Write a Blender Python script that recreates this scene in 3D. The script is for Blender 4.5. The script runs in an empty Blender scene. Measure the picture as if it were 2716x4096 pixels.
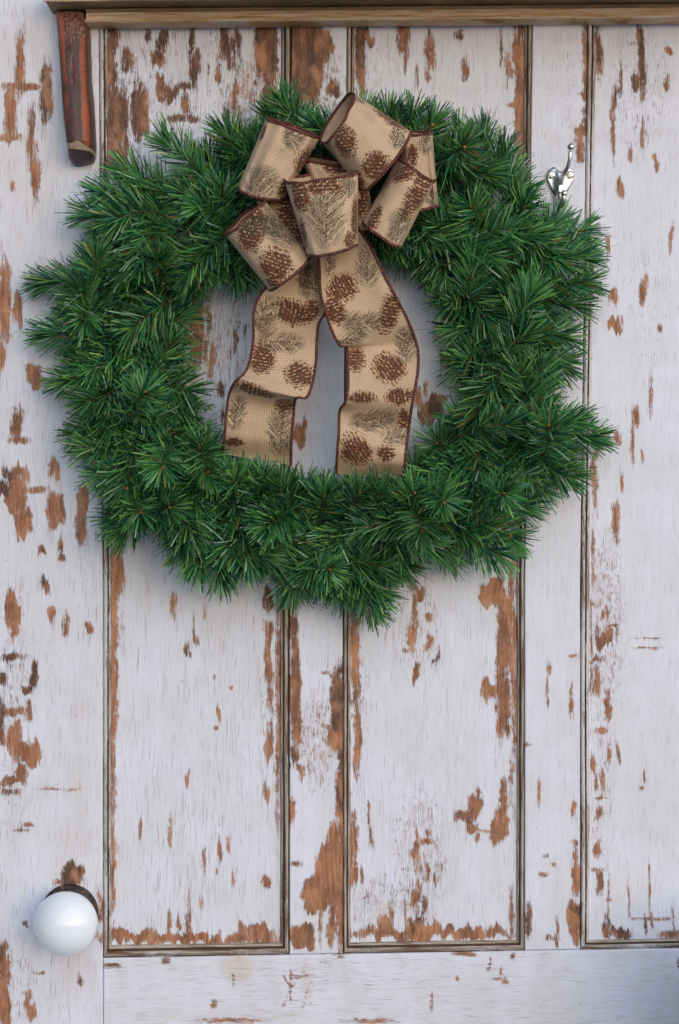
import bpy, math, random
import numpy as np
from mathutils import Vector

random.seed(11)
rng = np.random.default_rng(7)
scene = bpy.context.scene
col = scene.collection
R = math.radians

# ------------------------------------------------------------------ camera, sky, sun, exposure
K = 0.00022            # metres per pixel of the photograph, on the face of the door
D = 1.6                # camera to door face
CX, CY = 1358.0, 2048.0

cam_d = bpy.data.cameras.new('camera')
cam = bpy.data.objects.new('camera', cam_d); col.objects.link(cam)
cam.location = (0, -D, 0); cam.rotation_euler = (R(90), 0, 0)
cam_d.sensor_fit = 'HORIZONTAL'; cam_d.sensor_width = 36
cam_d.lens = 36 * D / (2716 * K)
cam_d.clip_start = 0.05; cam_d.clip_end = 2000
scene.camera = cam

SUN_EL, SUN_AZ = 9.0, 27.0      # azimuth measured from straight in front of the door towards the right
world = bpy.data.worlds.new('World'); scene.world = world; world.use_nodes = True
wn = world.node_tree.nodes; wl = world.node_tree.links
bg = wn['Background']; sky = wn.new('ShaderNodeTexSky'); sky.sky_type = 'NISHITA'
sky.sun_disc = False; sky.sun_elevation = R(SUN_EL); sky.sun_rotation = R(180 - SUN_AZ)
sky.air_density = 1.0; sky.dust_density = 1.4; sky.ozone_density = 2.0
wl.new(sky.outputs['Color'], bg.inputs['Color']); bg.inputs['Strength'].default_value = 0.09
sd = bpy.data.lights.new('sun', 'SUN'); sd.energy = 1.75; sd.angle = R(100); sd.color = (0.90, 0.935, 1.0)
sun = bpy.data.objects.new('sun', sd); col.objects.link(sun)
dv = Vector((math.sin(R(SUN_AZ)) * math.cos(R(SUN_EL)), -math.cos(R(SUN_AZ)) * math.cos(R(SUN_EL)), math.sin(R(SUN_EL))))
sun.rotation_euler = dv.to_track_quat('Z', 'Y').to_euler()
vs = scene.view_settings
vs.view_transform = 'Standard'; vs.look = 'None'; vs.exposure = 0.58; vs.gamma = 1.0; vs.use_curve_mapping = False

# ------------------------------------------------------------------ helpers
def P(px, py, d=0.0):
    """a point of the photograph, d metres in front of the door face"""
    s = (D - d) / D * K
    return ((px - CX) * s, -d, (CY - py) * s)

def PA(px, py, d):
    s = (D - d) / D * K
    return np.stack([(px - CX) * s, -d + 0 * px, (CY - py) * s], -1)

def srgb(r, g, b):
    f = lambda c: (c / 255 / 12.92) if c / 255 <= 0.04045 else ((c / 255 + 0.055) / 1.055) ** 2.4
    return (f(r), f(g), f(b), 1.0)

def mesh_from(name, verts, faces, mats, parent=None, smooth=True, mat_idx=None, attrs=None, uv=None):
    me = bpy.data.meshes.new(name)
    verts = np.asarray(verts, dtype=np.float32).reshape(-1, 3)
    faces = np.asarray(faces, dtype=np.int32)
    n = faces.shape[1]
    me.vertices.add(len(verts)); me.vertices.foreach_set('co', verts.ravel())
    me.loops.add(faces.size); me.loops.foreach_set('vertex_index', faces.ravel())
    me.polygons.add(len(faces))
    me.polygons.foreach_set('loop_start', np.arange(0, faces.size, n, dtype=np.int32))
    me.polygons.foreach_set('loop_total', np.full(len(faces), n, dtype=np.int32))
    me.polygons.foreach_set('use_smooth', np.full(len(faces), smooth, dtype=bool))
    if mat_idx is not None:
        me.polygons.foreach_set('material_index', np.asarray(mat_idx, dtype=np.int32))
    for m in (mats if isinstance(mats, (list, tuple)) else [mats]):
        me.materials.append(m)
    if uv is not None:
        l = me.uv_layers.new(name='UVMap')
        l.data.foreach_set('uv', np.asarray(uv, dtype=np.float32)[faces.ravel()].ravel())
    for k, a in (attrs or {}).items():
        at = me.attributes.new(k, 'FLOAT_COLOR', 'POINT')
        at.data.foreach_set('color', np.asarray(a, dtype=np.float32).ravel())
    me.update(calc_edges=True); me.validate()
    o = bpy.data.objects.new(name, me); col.objects.link(o)
    if parent is not None: o.parent = parent
    return o

def grid_faces(nu, nv, off=0, closed=False):
    """vertex index = i*nv + j ; i along u (0..nu-1), j along v"""
    iu = np.arange(nu if closed else nu - 1); jv = np.arange(nv - 1)
    I, J = np.meshgrid(iu, jv, indexing='ij'); I2 = (I + 1) % nu
    return np.stack([I * nv + J, I2 * nv + J, I2 * nv + J + 1, I * nv + J + 1], -1).reshape(-1, 4) + off

def empty(name, label, cat, loc=(0, 0, 0), group=None):
    o = bpy.data.objects.new(name, None); col.objects.link(o); o.location = loc
    o.empty_display_size = 0.02
    o['label'] = label; o['category'] = cat
    if group: o['group'] = group
    return o

def hsh(i, j, s):
    v = np.sin(i * 127.1 + j * 311.7 + s * 74.7) * 43758.5453
    return v - np.floor(v)

def vn(x, y, s=0):
    xi, yi = np.floor(x), np.floor(y); fx, fy = x - xi, y - yi
    fx = fx * fx * (3 - 2 * fx); fy = fy * fy * (3 - 2 * fy)
    return (hsh(xi, yi, s) * (1 - fx) + hsh(xi + 1, yi, s) * fx) * (1 - fy) + (hsh(xi, yi + 1, s) * (1 - fx) + hsh(xi + 1, yi + 1, s) * fx) * fy

def tube(pts, rad, nseg=8, cap=True):
    pts = [Vector(p) for p in pts]; n = len(pts)
    rad = [rad] * n if not hasattr(rad, '__len__') else rad
    V = []; F = []
    ref = None
    for i, p in enumerate(pts):
        t = (pts[min(i + 1, n - 1)] - pts[max(i - 1, 0)]).normalized()
        if ref is None:
            ref = t.orthogonal().normalized()
        ref = (ref - t * ref.dot(t)).normalized(); b = t.cross(ref)
        for k in range(nseg):
            a = 2 * math.pi * k / nseg
            V.append(p + (ref * math.cos(a) + b * math.sin(a)) * rad[i])
    for i in range(n - 1):
        for k in range(nseg):
            k2 = (k + 1) % nseg
            F.append((i * nseg + k, i * nseg + k2, (i + 1) * nseg + k2, (i + 1) * nseg + k))
    if cap:
        for base, p, fl in ((0, pts[0], 1), ((n - 1) * nseg, pts[-1], 0)):
            c = len(V); V.append(p)
            for k in range(nseg):
                k2 = (k + 1) % nseg
                F.append((c, base + k2, base + k, base + k) if fl else (c, base + k, base + k2, base + k2))
    return V, F

def pymesh(name, V, F, m, parent=None, smooth=True):
    F = [tuple(dict.fromkeys(f)) for f in F]
    me = bpy.data.meshes.new(name); me.from_pydata([tuple(v) for v in V], [], F); me.update()
    ms = m if isinstance(m, (list, tuple)) else [m]
    for x in ms: me.materials.append(x)
    me.polygons.foreach_set('use_smooth', [smooth] * len(F))
    o = bpy.data.objects.new(name, me); col.objects.link(o)
    if parent is not None: o.parent = parent
    return o

def lathe(name, prof, centre, m, parent=None, n=64, axis=(0, -1, 0)):
    """prof: (radius, distance out of the door) pairs"""
    c = Vector(centre); ax = Vector(axis).normalized(); u = ax.orthogonal().normalized(); w = ax.cross(u)
    V = []; F = []
    for r, h in prof:
        for k in range(n):
            a = 2 * math.pi * k / n
            V.append(c + ax * h + (u * math.cos(a) + w * math.sin(a)) * max(r, 1e-5))
    for i in range(len(prof) - 1):
        for k in range(n):
            k2 = (k + 1) % n
            F.append((i * n + k, i * n + k2, (i + 1) * n + k2, (i + 1) * n + k))
    return pymesh(name, V, F, m, parent)

# ---- node helper
class NT:
    def __init__(s, name):
        s.m = bpy.data.materials.new(name); s.m.use_nodes = True
        s.t = s.m.node_tree; s.n = s.t.nodes; s.l = s.t.links
        s.b = s.n['Principled BSDF']
    def new(s, typ, **kw):
        nd = s.n.new(typ)
        for k, v in kw.items(): setattr(nd, k, v)
        return nd
    def put(s, sock, v):
        if hasattr(v, 'is_linked') or isinstance(v, bpy.types.NodeSocket): s.l.new(v, sock)
        else: sock.default_value = v
    def math(s, op, a, b=0.0, c=None, clamp=False):
        nd = s.new('ShaderNodeMath', operation=op, use_clamp=clamp)
        s.put(nd.inputs[0], a); s.put(nd.inputs[1], b)
        if c is not None: s.put(nd.inputs[2], c)
        return nd.outputs[0]
    def vmul(s, v, sc):
        nd = s.new('ShaderNodeVectorMath', operation='MULTIPLY'); s.put(nd.inputs[0], v); nd.inputs[1].default_value = sc
        return nd.outputs[0]
    def vadd(s, v, w):
        nd = s.new('ShaderNodeVectorMath', operation='ADD'); s.put(nd.inputs[0], v); s.put(nd.inputs[1], w)
        return nd.outputs[0]
    def noise(s, v, scale=1.0, detail=2.0, rough=0.5, out='Fac'):
        nd = s.new('ShaderNodeTexNoise'); s.put(nd.inputs['Vector'], v)
        nd.inputs['Scale'].default_value = scale; nd.inputs['Detail'].default_value = detail; nd.inputs['Roughness'].default_value = rough
        return nd.outputs[out]
    def rng(s, v, a, b, lo=0.0, hi=1.0, smooth=True):
        nd = s.new('ShaderNodeMapRange'); nd.interpolation_type = 'SMOOTHSTEP' if smooth else 'LINEAR'
        s.put(nd.inputs[0], v); s.put(nd.inputs[1], a); s.put(nd.inputs[2], b); s.put(nd.inputs[3], lo); s.put(nd.inputs[4], hi)
        return nd.outputs[0]
    def mix(s, f, a, b, blend='MIX'):
        nd = s.new('ShaderNodeMix', data_type='RGBA', blend_type=blend)
        s.put(nd.inputs[0], f); s.put(nd.inputs[6], a); s.put(nd.inputs[7], b)
        return nd.outputs[2]
    def sep(s, v):
        nd = s.new('ShaderNodeSeparateXYZ'); s.put(nd.inputs[0], v); return nd.outputs
    def attr(s, name):
        nd = s.new('ShaderNodeAttribute', attribute_name=name); return nd
    def bump(s, h, strength, dist):
        nd = s.new('ShaderNodeBump'); nd.inputs['Strength'].default_value = strength; nd.inputs['Distance'].default_value = dist
        s.put(nd.inputs['Height'], h); s.l.new(nd.outputs[0], s.b.inputs['Normal'])

# ------------------------------------------------------------------ materials
def paint_material(name, horiz=False, moulding=False, seed=0.0):
    """white paint flaking off orange-brown pine; attribute 'wear' = (peel in px, darkness, streakiness, stain)"""
    t = NT(name)
    co = t.new('ShaderNodeTexCoord').outputs['Object']
    px = t.vmul(co, (1 / K,) * 3)                                   # one unit = one photo pixel = 0.22 mm
    oi = t.new('ShaderNodeObjectInfo').outputs['Random']
    off = t.new('ShaderNodeCombineXYZ'); off.inputs[0].default_value = seed
    t.put(off.inputs[1], t.math('MULTIPLY', oi, 900.0))
    px = t.vadd(px, off.outputs[0])
    # wander the grain a little
    wv = t.noise(t.vmul(px, (0.004, 0.004, 0.0025)), 1.0, 1.0)
    wv = t.math('MULTIPLY', t.math('SUBTRACT', wv, 0.5), 22.0 if horiz else 60.0)
    cb = t.new('ShaderNodeCombineXYZ'); t.put(cb.inputs[2 if horiz else 0], wv)
    gx = t.vadd(px, cb.outputs[0])
    def g(fx, fz):
        return t.vmul(gx, (fz, 0.02, fx) if horiz else (fx, 0.02, fz))
    a = t.attr('wear'); sp = t.new('ShaderNodeSeparateColor'); t.l.new(a.outputs['Color'], sp.inputs[0])
    peel, dark, zone = sp.outputs[0], sp.outputs[1], sp.outputs[2]; stain = a.outputs['Alpha']
    peel = t.math('MULTIPLY', t.math('SUBTRACT', peel, 0.5), 60.0)
    nA = t.noise(g(0.10, 0.012), 1.0, 3.0, 0.6)
    nB = t.noise(g(0.33, 0.017), 1.0, 2.0, 0.6)
    nC = t.noise(g(0.05, 0.035), 1.0, 4.0, 0.65)
    nD = t.noise(g(0.9, 0.05), 1.0, 2.0, 0.6)
    jag = t.math('ADD', t.math('MULTIPLY', t.math('SUBTRACT', nA, 0.5), 30.0), t.math('MULTIPLY', t.math('SUBTRACT', nB, 0.5), 36.0))
    jag = t.math('ADD', jag, t.math('MULTIPLY', t.math('SUBTRACT', nC, 0.5), 20.0))
    jag = t.math('ADD', jag, t.math('MULTIPLY', t.math('SUBTRACT', nD, 0.5), 40.0))
    tt = t.math('ADD', peel, jag)
    big = t.rng(tt, -2.0, 2.4)
    # lone chips, splinters and hairline cracks along the grain
    nF = t.noise(g(0.62, 0.020), 1.0, 2.0, 0.6)
    chip = t.math('ADD', t.math('MULTIPLY', nF, 0.60), t.math('MULTIPLY', nC, 0.40))
    thr = t.math('SUBTRACT', 0.685, t.math('MULTIPLY', zone, 0.19))
    chips = t.rng(t.math('SUBTRACT', chip, thr), 0.0, 0.018)
    nE = t.noise(g(0.60, 0.010), 1.0, 1.0, 0.5)
    hair = t.rng(t.math('ADD', nE, t.math('MULTIPLY', zone, 0.07)), 0.652, 0.73, 0.0, 0.66)
    sp1 = t.noise(t.vmul(px, (0.13, 0.02, 0.09)), 1.0, 2.0, 0.5)
    specks = t.rng(sp1, 0.735, 0.765, 0.0, 0.8)
    minor = t.math('MAXIMUM', t.math('MAXIMUM', chips, hair), specks)
    bare = t.math('MAXIMUM', big, minor)
    # wood underneath
    w1 = t.noise(g(0.12, 0.006), 1.0, 4.0, 0.65)
    w2 = t.noise(g(0.03, 0.008), 1.0, 3.0, 0.6)
    w3 = t.noise(g(0.8, 0.02), 1.0, 2.0, 0.5)
    wood = t.mix(t.rng(w1, 0.32, 0.66), srgb(132, 84, 58), srgb(184, 130, 98))
    dk = t.rng(t.math('ADD', t.math('ADD', dark, t.math('MULTIPLY', t.math('SUBTRACT', w2, 0.5), 1.5)), t.math('MULTIPLY', t.math('SUBTRACT', w1, 0.5), 0.9)), 0.34, 0.98)
    wood = t.mix(dk, wood, srgb(84, 60, 50))
    wood = t.mix(t.rng(w3, 0.55, 0.75, 0.0, 0.5), wood, srgb(92, 58, 44))
    w4 = t.noise(t.vmul(px, (0.016, 0.02, 0.009)), 1.0, 2.0)
    wood = t.mix(t.rng(w4, 0.5, 0.7, 0.0, 0.55), wood, srgb(206, 150, 112))
    wood = t.mix(t.rng(w4, 0.46, 0.3, 0.0, 0.5), wood, srgb(104, 70, 56))
    # grey remains of primer on the bare wood
    wood = t.mix(t.rng(t.math('ADD', nD, t.math('MULTIPLY', nA, 0.4)), 0.82, 0.92, 0.0, 0.55), wood, srgb(176, 160, 150))
    # the paint
    p1 = t.noise(t.vmul(px, (0.006, 0.01, 0.0035)), 1.0, 3.0, 0.6)
    p2 = t.noise(g(0.25, 0.006), 1.0, 3.0, 0.6)
    paint = t.mix(t.rng(p1, 0.3, 0.7), srgb(214, 216, 226), srgb(222, 225, 241))
    paint = t.mix(t.rng(p2, 0.52, 0.78, 0.0, 0.35), paint, srgb(176, 174, 176))
    paint = t.mix(t.math('MULTIPLY', t.rng(p2, 0.25, 0.75, 0.35, 1.0), stain), paint, srgb(196, 168, 118))
    rim = t.rng(tt, -7.0, -0.5, 0.0, 0.38)
    paint = t.mix(rim, paint, srgb(178, 160, 150))
    if moulding:
        m1 = t.noise(g(0.22, 0.008), 1.0, 4.0, 0.65)
        m2 = t.noise(g(0.05, 0.004), 1.0, 3.0, 0.6)
        old = t.mix(t.rng(m1, 0.35, 0.58), srgb(116, 96, 78), srgb(182, 172, 162))
        old = t.mix(t.rng(m2, 0.48, 0.66, 0.0, 0.85), old, srgb(98, 70, 50))
        old = t.mix(t.rng(t.math('ADD', dark, t.math('MULTIPLY', t.math('SUBTRACT', m1, 0.5), 1.2)), 0.75, 1.05, 0.0, 0.9), old, srgb(74, 50, 38))
        colr = t.mix(t.rng(t.math('ADD', tt, 2.0), -3.0, 3.0), t.mix(0.45, paint, srgb(176, 164, 148)), old)
        bare = t.rng(tt, -3.0, 3.0)
    else:
        colr = t.mix(bare, paint, wood)
    t.l.new(colr, t.b.inputs['Base Color'])
    t.put(t.b.inputs['Roughness'], t.rng(bare, 0.0, 1.0, 0.50, 0.62))
    t.b.inputs['Specular IOR Level'].default_value = 0.35
    # relief: paint film stands proud of the wood; brush and grain ridges
    ridge = t.noise(g(0.30, 0.004), 1.0, 3.0, 0.65)
    h = t.math('SUBTRACT', t.math('MULTIPLY', ridge, 0.55), t.math('MULTIPLY', bare, 1.0))
    h = t.math('ADD', h, t.math('MULTIPLY', nC, 0.35))
    t.bump(h, 0.55, 0.0005)
    return t.m

M_paint = paint_material('flaking_white_paint')
M_paint_h = paint_material('flaking_white_paint_horizontal_grain', horiz=True, seed=331.0)
M_mould = paint_material('worn_moulding_paint', moulding=True, seed=77.0)
M_mould_h = paint_material('worn_moulding_paint_horizontal', horiz=True, moulding=True, seed=177.0)

def wood_simple(name, stops, fx, fz, horiz=False, rough=0.6, bumpd=0.0006, spec=0.4):
    t = NT(name); co = t.new('ShaderNodeTexCoord').outputs['Object']; px = t.vmul(co, (1 / K,) * 3)
    v = t.vmul(px, (fz, fz, fx) if horiz else (fx, fx, fz))
    n1 = t.noise(v, 1.0, 4.0, 0.65); cr = t.new('ShaderNodeValToRGB'); t.put(cr.inputs[0], n1)
    e = cr.color_ramp.elements
    e[0].position, e[0].color = stops[0][0], srgb(*stops[0][1]); e[1].position, e[1].color = stops[-1][0], srgb(*stops[-1][1])
    for p, c in stops[1:-1]:
        x = e.new(p); x.color = srgb(*c)
    t.l.new(cr.outputs[0], t.b.inputs['Base Color']); t.b.inputs['Roughness'].default_value = rough
    t.b.inputs['Specular IOR Level'].default_value = spec
    t.bump(n1, 0.7, bumpd)
    return t.m

M_backing = wood_simple('dark_backing_wood', [(0.3, (40, 28, 22)), (0.7, (70, 50, 38))], 0.05, 0.01)
M_shelf = wood_simple('worn_tan_shelf_paint', [(0.30, (138, 100, 68)), (0.42, (194, 158, 116)), (0.55, (208, 184, 156)), (0.66, (216, 204, 196)), (0.75, (168, 128, 78))], 0.16, 0.006, horiz=True)
M_shelf_under = wood_simple('olive_brown_bare_wood', [(0.3, (108, 88, 62)), (0.7, (162, 138, 104))], 0.12, 0.005, horiz=True)
M_red = wood_simple('worn_red_paint', [(0.3, (110, 42, 34)), (0.5, (176, 74, 58)), (0.62, (196, 92, 74)), (0.72, (120, 84, 60))], 0.12, 0.02, horiz=True)

# bracket: cracked dark varnish over orange wood
def bracket_mat():
    t = NT('cracked_brown_varnish'); co = t.new('ShaderNodeTexCoord').outputs['Object']; px = t.vmul(co, (1 / K,) * 3)
    a = t.attr('wear'); sp = t.new('ShaderNodeSeparateColor'); t.l.new(a.outputs['Color'], sp.inputs[0])
    n1 = t.noise(t.vmul(px, (0.05, 0.05, 0.008)), 1.0, 4.0, 0.6)
    n2 = t.noise(t.vmul(px, (0.22, 0.22, 0.05)), 1.0, 3.0, 0.6)
    n3 = t.noise(t.vmul(px, (0.02, 0.02, 0.07)), 1.0, 3.0, 0.6)
    k = t.math('ADD', sp.outputs[0], t.math('MULTIPLY', t.math('SUBTRACT', n1, 0.5), 0.9))
    c = t.mix(t.rng(k, 0.35, 0.6), srgb(62, 40, 38), srgb(152, 74, 36))
    c = t.mix(t.rng(n3, 0.4, 0.7, 0.0, 0.6), c, srgb(96, 48, 36))
    c = t.mix(t.rng(t.math('ADD', n2, t.math('MULTIPLY', sp.outputs[1], 0.25)), 0.66, 0.80, 0.0, 0.6), c, srgb(176, 118, 92))
    c = t.mix(t.rng(t.math('ADD', sp.outputs[2], t.math('MULTIPLY', t.math('SUBTRACT', n2, 0.5), 0.7)), 0.45, 0.6), c, t.mix(n2, srgb(130, 112, 92), srgb(176, 160, 138)))
    t.l.new(c, t.b.inputs['Base Color']); t.b.inputs['Roughness'].default_value = 0.42
    t.bump(n2, 0.6, 0.0006)
    return t.m
M_bracket = bracket_mat()

def needle_mat():
    t = NT('plastic_pine_needle'); a = t.attr('tint')
    t.l.new(a.outputs['Color'], t.b.inputs['Base Color'])
    t.b.inputs['Roughness'].default_value = 0.27; t.b.inputs['Specular IOR Level'].default_value = 0.6
    tr = t.new('ShaderNodeBsdfTranslucent'); t.l.new(a.outputs['Color'], tr.inputs[0])
    mx = t.new('ShaderNodeMixShader'); mx.inputs[0].default_value = 0.12
    t.l.new(t.b.outputs[0], mx.inputs[1]); t.l.new(tr.outputs[0], mx.inputs[2])
    t.l.new(mx.outputs[0], t.n['Material Output'].inputs['Surface'])
    return t.m
M_needle = needle_mat()
M_twig = wood_simple('brown_green_twig', [(0.3, (40, 46, 26)), (0.7, (96, 70, 40))], 0.3, 0.3, rough=0.7)
M_bud = wood_simple('orange_twig_end', [(0.3, (150, 84, 36)), (0.7, (214, 140, 76))], 0.3, 0.3, rough=0.6)

def ribbon_mat():
    t = NT('printed_burlap_ribbon'); a = t.attr('print')
    uv = t.new('ShaderNodeUVMap').outputs[0]                         # metres
    s = t.sep(uv)
    per = 2 * math.pi / (8.4 * K)
    wu = t.math('SINE', t.math('MULTIPLY', s[0], per)); wv = t.math('SINE', t.math('MULTIPLY', s[1], per))
    holes = t.rng(t.math('ADD', wu, wv), 0.75, 1.7)
    thread = t.noise(t.vmul(uv, (1 / K * 0.02, 1 / K * 0.35, 0)), 1.0, 2.0)
    thread2 = t.noise(t.vmul(uv, (1 / K * 0.35, 1 / K * 0.02, 0)), 1.0, 2.0)
    base = a.outputs['Color']
    base = t.mix(t.rng(t.math('ADD', t.math('MULTIPLY', thread, 0.5), t.math('MULTIPLY', thread2, 0.5)), 0.3, 0.7, 0.0, 0.12), base, srgb(220, 186, 146))
    base = t.mix(t.math('MULTIPLY', holes, 0.7), base, srgb(84, 54, 36))
    # gold glitter glued on the print
    vo = t.new('ShaderNodeTexVoronoi'); vo.feature = 'F1'; t.put(vo.inputs['Vector'], t.vmul(uv, (1 / K,) * 3)); vo.inputs['Scale'].default_value = 0.19
    cs = t.sep(vo.outputs['Color'])
    g = t.math('MULTIPLY', t.rng(vo.outputs['Distance'], 0.42, 0.26), t.math('GREATER_THAN', t.math('ADD', cs[0], t.math('MULTIPLY', a.outputs['Alpha'], 0.70)), 1.08))
    g = t.math('MULTIPLY', g, t.math('GREATER_THAN', a.outputs['Alpha'], 0.05))
    base = t.mix(g, base, srgb(255, 232, 196))
    t.l.new(base, t.b.inputs['Base Color'])
    t.put(t.b.inputs['Metallic'], t.math('MULTIPLY', g, 0.35)); t.put(t.b.inputs['Roughness'], t.rng(g, 0, 1, 0.85, 0.34))
    t.b.inputs['Specular IOR Level'].default_value = 0.25
    t.b.inputs['Sheen Weight'].default_value = 0.1
    h = t.math('SUBTRACT', t.math('MULTIPLY', g, t.math('MULTIPLY', cs[1], 1.5)), holes)
    t.bump(h, 0.6, 0.0005)
    return t.m
M_ribbon = ribbon_mat()
def edge_mat():
    t = NT('maroon_wired_edging'); uv = t.new('ShaderNodeUVMap').outputs[0]; s = t.sep(uv)
    w = t.math('SINE', t.math('ADD', t.math('MULTIPLY', s[0], 2 * math.pi / (9 * K)), t.math('MULTIPLY', s[1], 6.283)))
    co = t.new('ShaderNodeTexCoord').outputs['Object']
    n = t.noise(t.vmul(co, (1 / K * 0.1,) * 3), 1.0, 2.0)
    c = t.mix(t.rng(w, -0.4, 0.9), srgb(66, 30, 30), srgb(122, 66, 58))
    c = t.mix(t.rng(t.math('ADD', n, t.math('MULTIPLY', w, 0.12)), 0.66, 0.74, 0.0, 0.7), c, srgb(196, 150, 120))
    t.l.new(c, t.b.inputs['Base Color']); t.b.inputs['Roughness'].default_value = 0.75
    t.bump(w, 0.6, 0.0006)
    return t.m
M_edge = edge_mat()

def plain(name, c, rough, metal=0.0, spec=0.5, bump=None):
    t = NT(name); co = t.new('ShaderNodeTexCoord').outputs['Object']; px = t.vmul(co, (1 / K,) * 3)
    n = t.noise(t.vmul(px, (0.03,) * 3), 1.0, 3.0)
    c2 = tuple(x * 0.86 for x in c[:3]) + (1,)
    t.l.new(t.mix(n, c, c2), t.b.inputs['Base Color'])
    t.put(t.b.inputs['Roughness'], t.rng(n, 0.3, 0.7, rough * 0.85, rough * 1.15)); t.b.inputs['Metallic'].default_value = metal
    t.b.inputs['Specular IOR Level'].default_value = spec
    if bump: t.bump(t.noise(t.vmul(px, (bump[0],) * 3), 1.0, 3.0), 0.5, bump[1])
    return t.m
M_nickel = plain('polished_nickel', (0.80, 0.78, 0.76, 1), 0.3, 1.0, bump=(0.05, 0.0003))
M_nickel_dark = plain('darkened_nickel', (0.30, 0.27, 0.24, 1), 0.25, 1.0)
def porcelain():
    t = NT('glazed_white_porcelain'); co = t.new('ShaderNodeTexCoord').outputs['Object']; px = t.vmul(co, (1 / K,) * 3)
    n = t.noise(t.vmul(px, (0.05,) * 3), 1.0, 2.0); n2 = t.noise(t.vmul(px, (0.012,) * 3), 1.0, 2.0)
    c = t.mix(n2, (0.81, 0.87, 0.98, 1), (0.86, 0.90, 0.99, 1)); c = t.mix(t.rng(n, 0.77, 0.81, 0, 0.7), c, srgb(120, 90, 70))
    t.l.new(c, t.b.inputs['Base Color']); t.b.inputs['Roughness'].default_value = 0.22; t.b.inputs['Specular IOR Level'].default_value = 0.1
    t.b.inputs['Coat Weight'].default_value = 1.0; t.b.inputs['Coat Roughness'].default_value = 0.03
    return t.m
M_porc = porcelain()
M_iron = wood_simple('dark_worn_brass', [(0.35, (30, 28, 34)), (0.52, (58, 46, 40)), (0.66, (128, 96, 72))], 0.06, 0.06, rough=0.4)
M_ground = plain('pale_bounce_concrete', (0.40, 0.41, 0.43, 1), 0.8, bump=(0.02, 0.001))

# ------------------------------------------------------------------ door
# small bends of the old door's members: x offset near the top, y tilt to the right
def wx(x, y):
    off = np.interp(x, [412, 1120, 1372, 2067, 2322], [-17, 6, 16, 32, 28])
    k = np.clip((2350 - y) / 2220, 0, 1.1)
    return x + off * k
def wy(x, y):
    return y - (x - 410) * np.interp(y, [118, 3832], [0.008, 0.0173])

F = 1358 / 1568
CR = {1: (0, 0), 2: (1358, 0), 3: (0, 1024), 4: (1358, 1024), 5: (0, 2048), 6: (1358, 2048), 7: (0, 3072), 8: (1358, 3072)}
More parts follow.
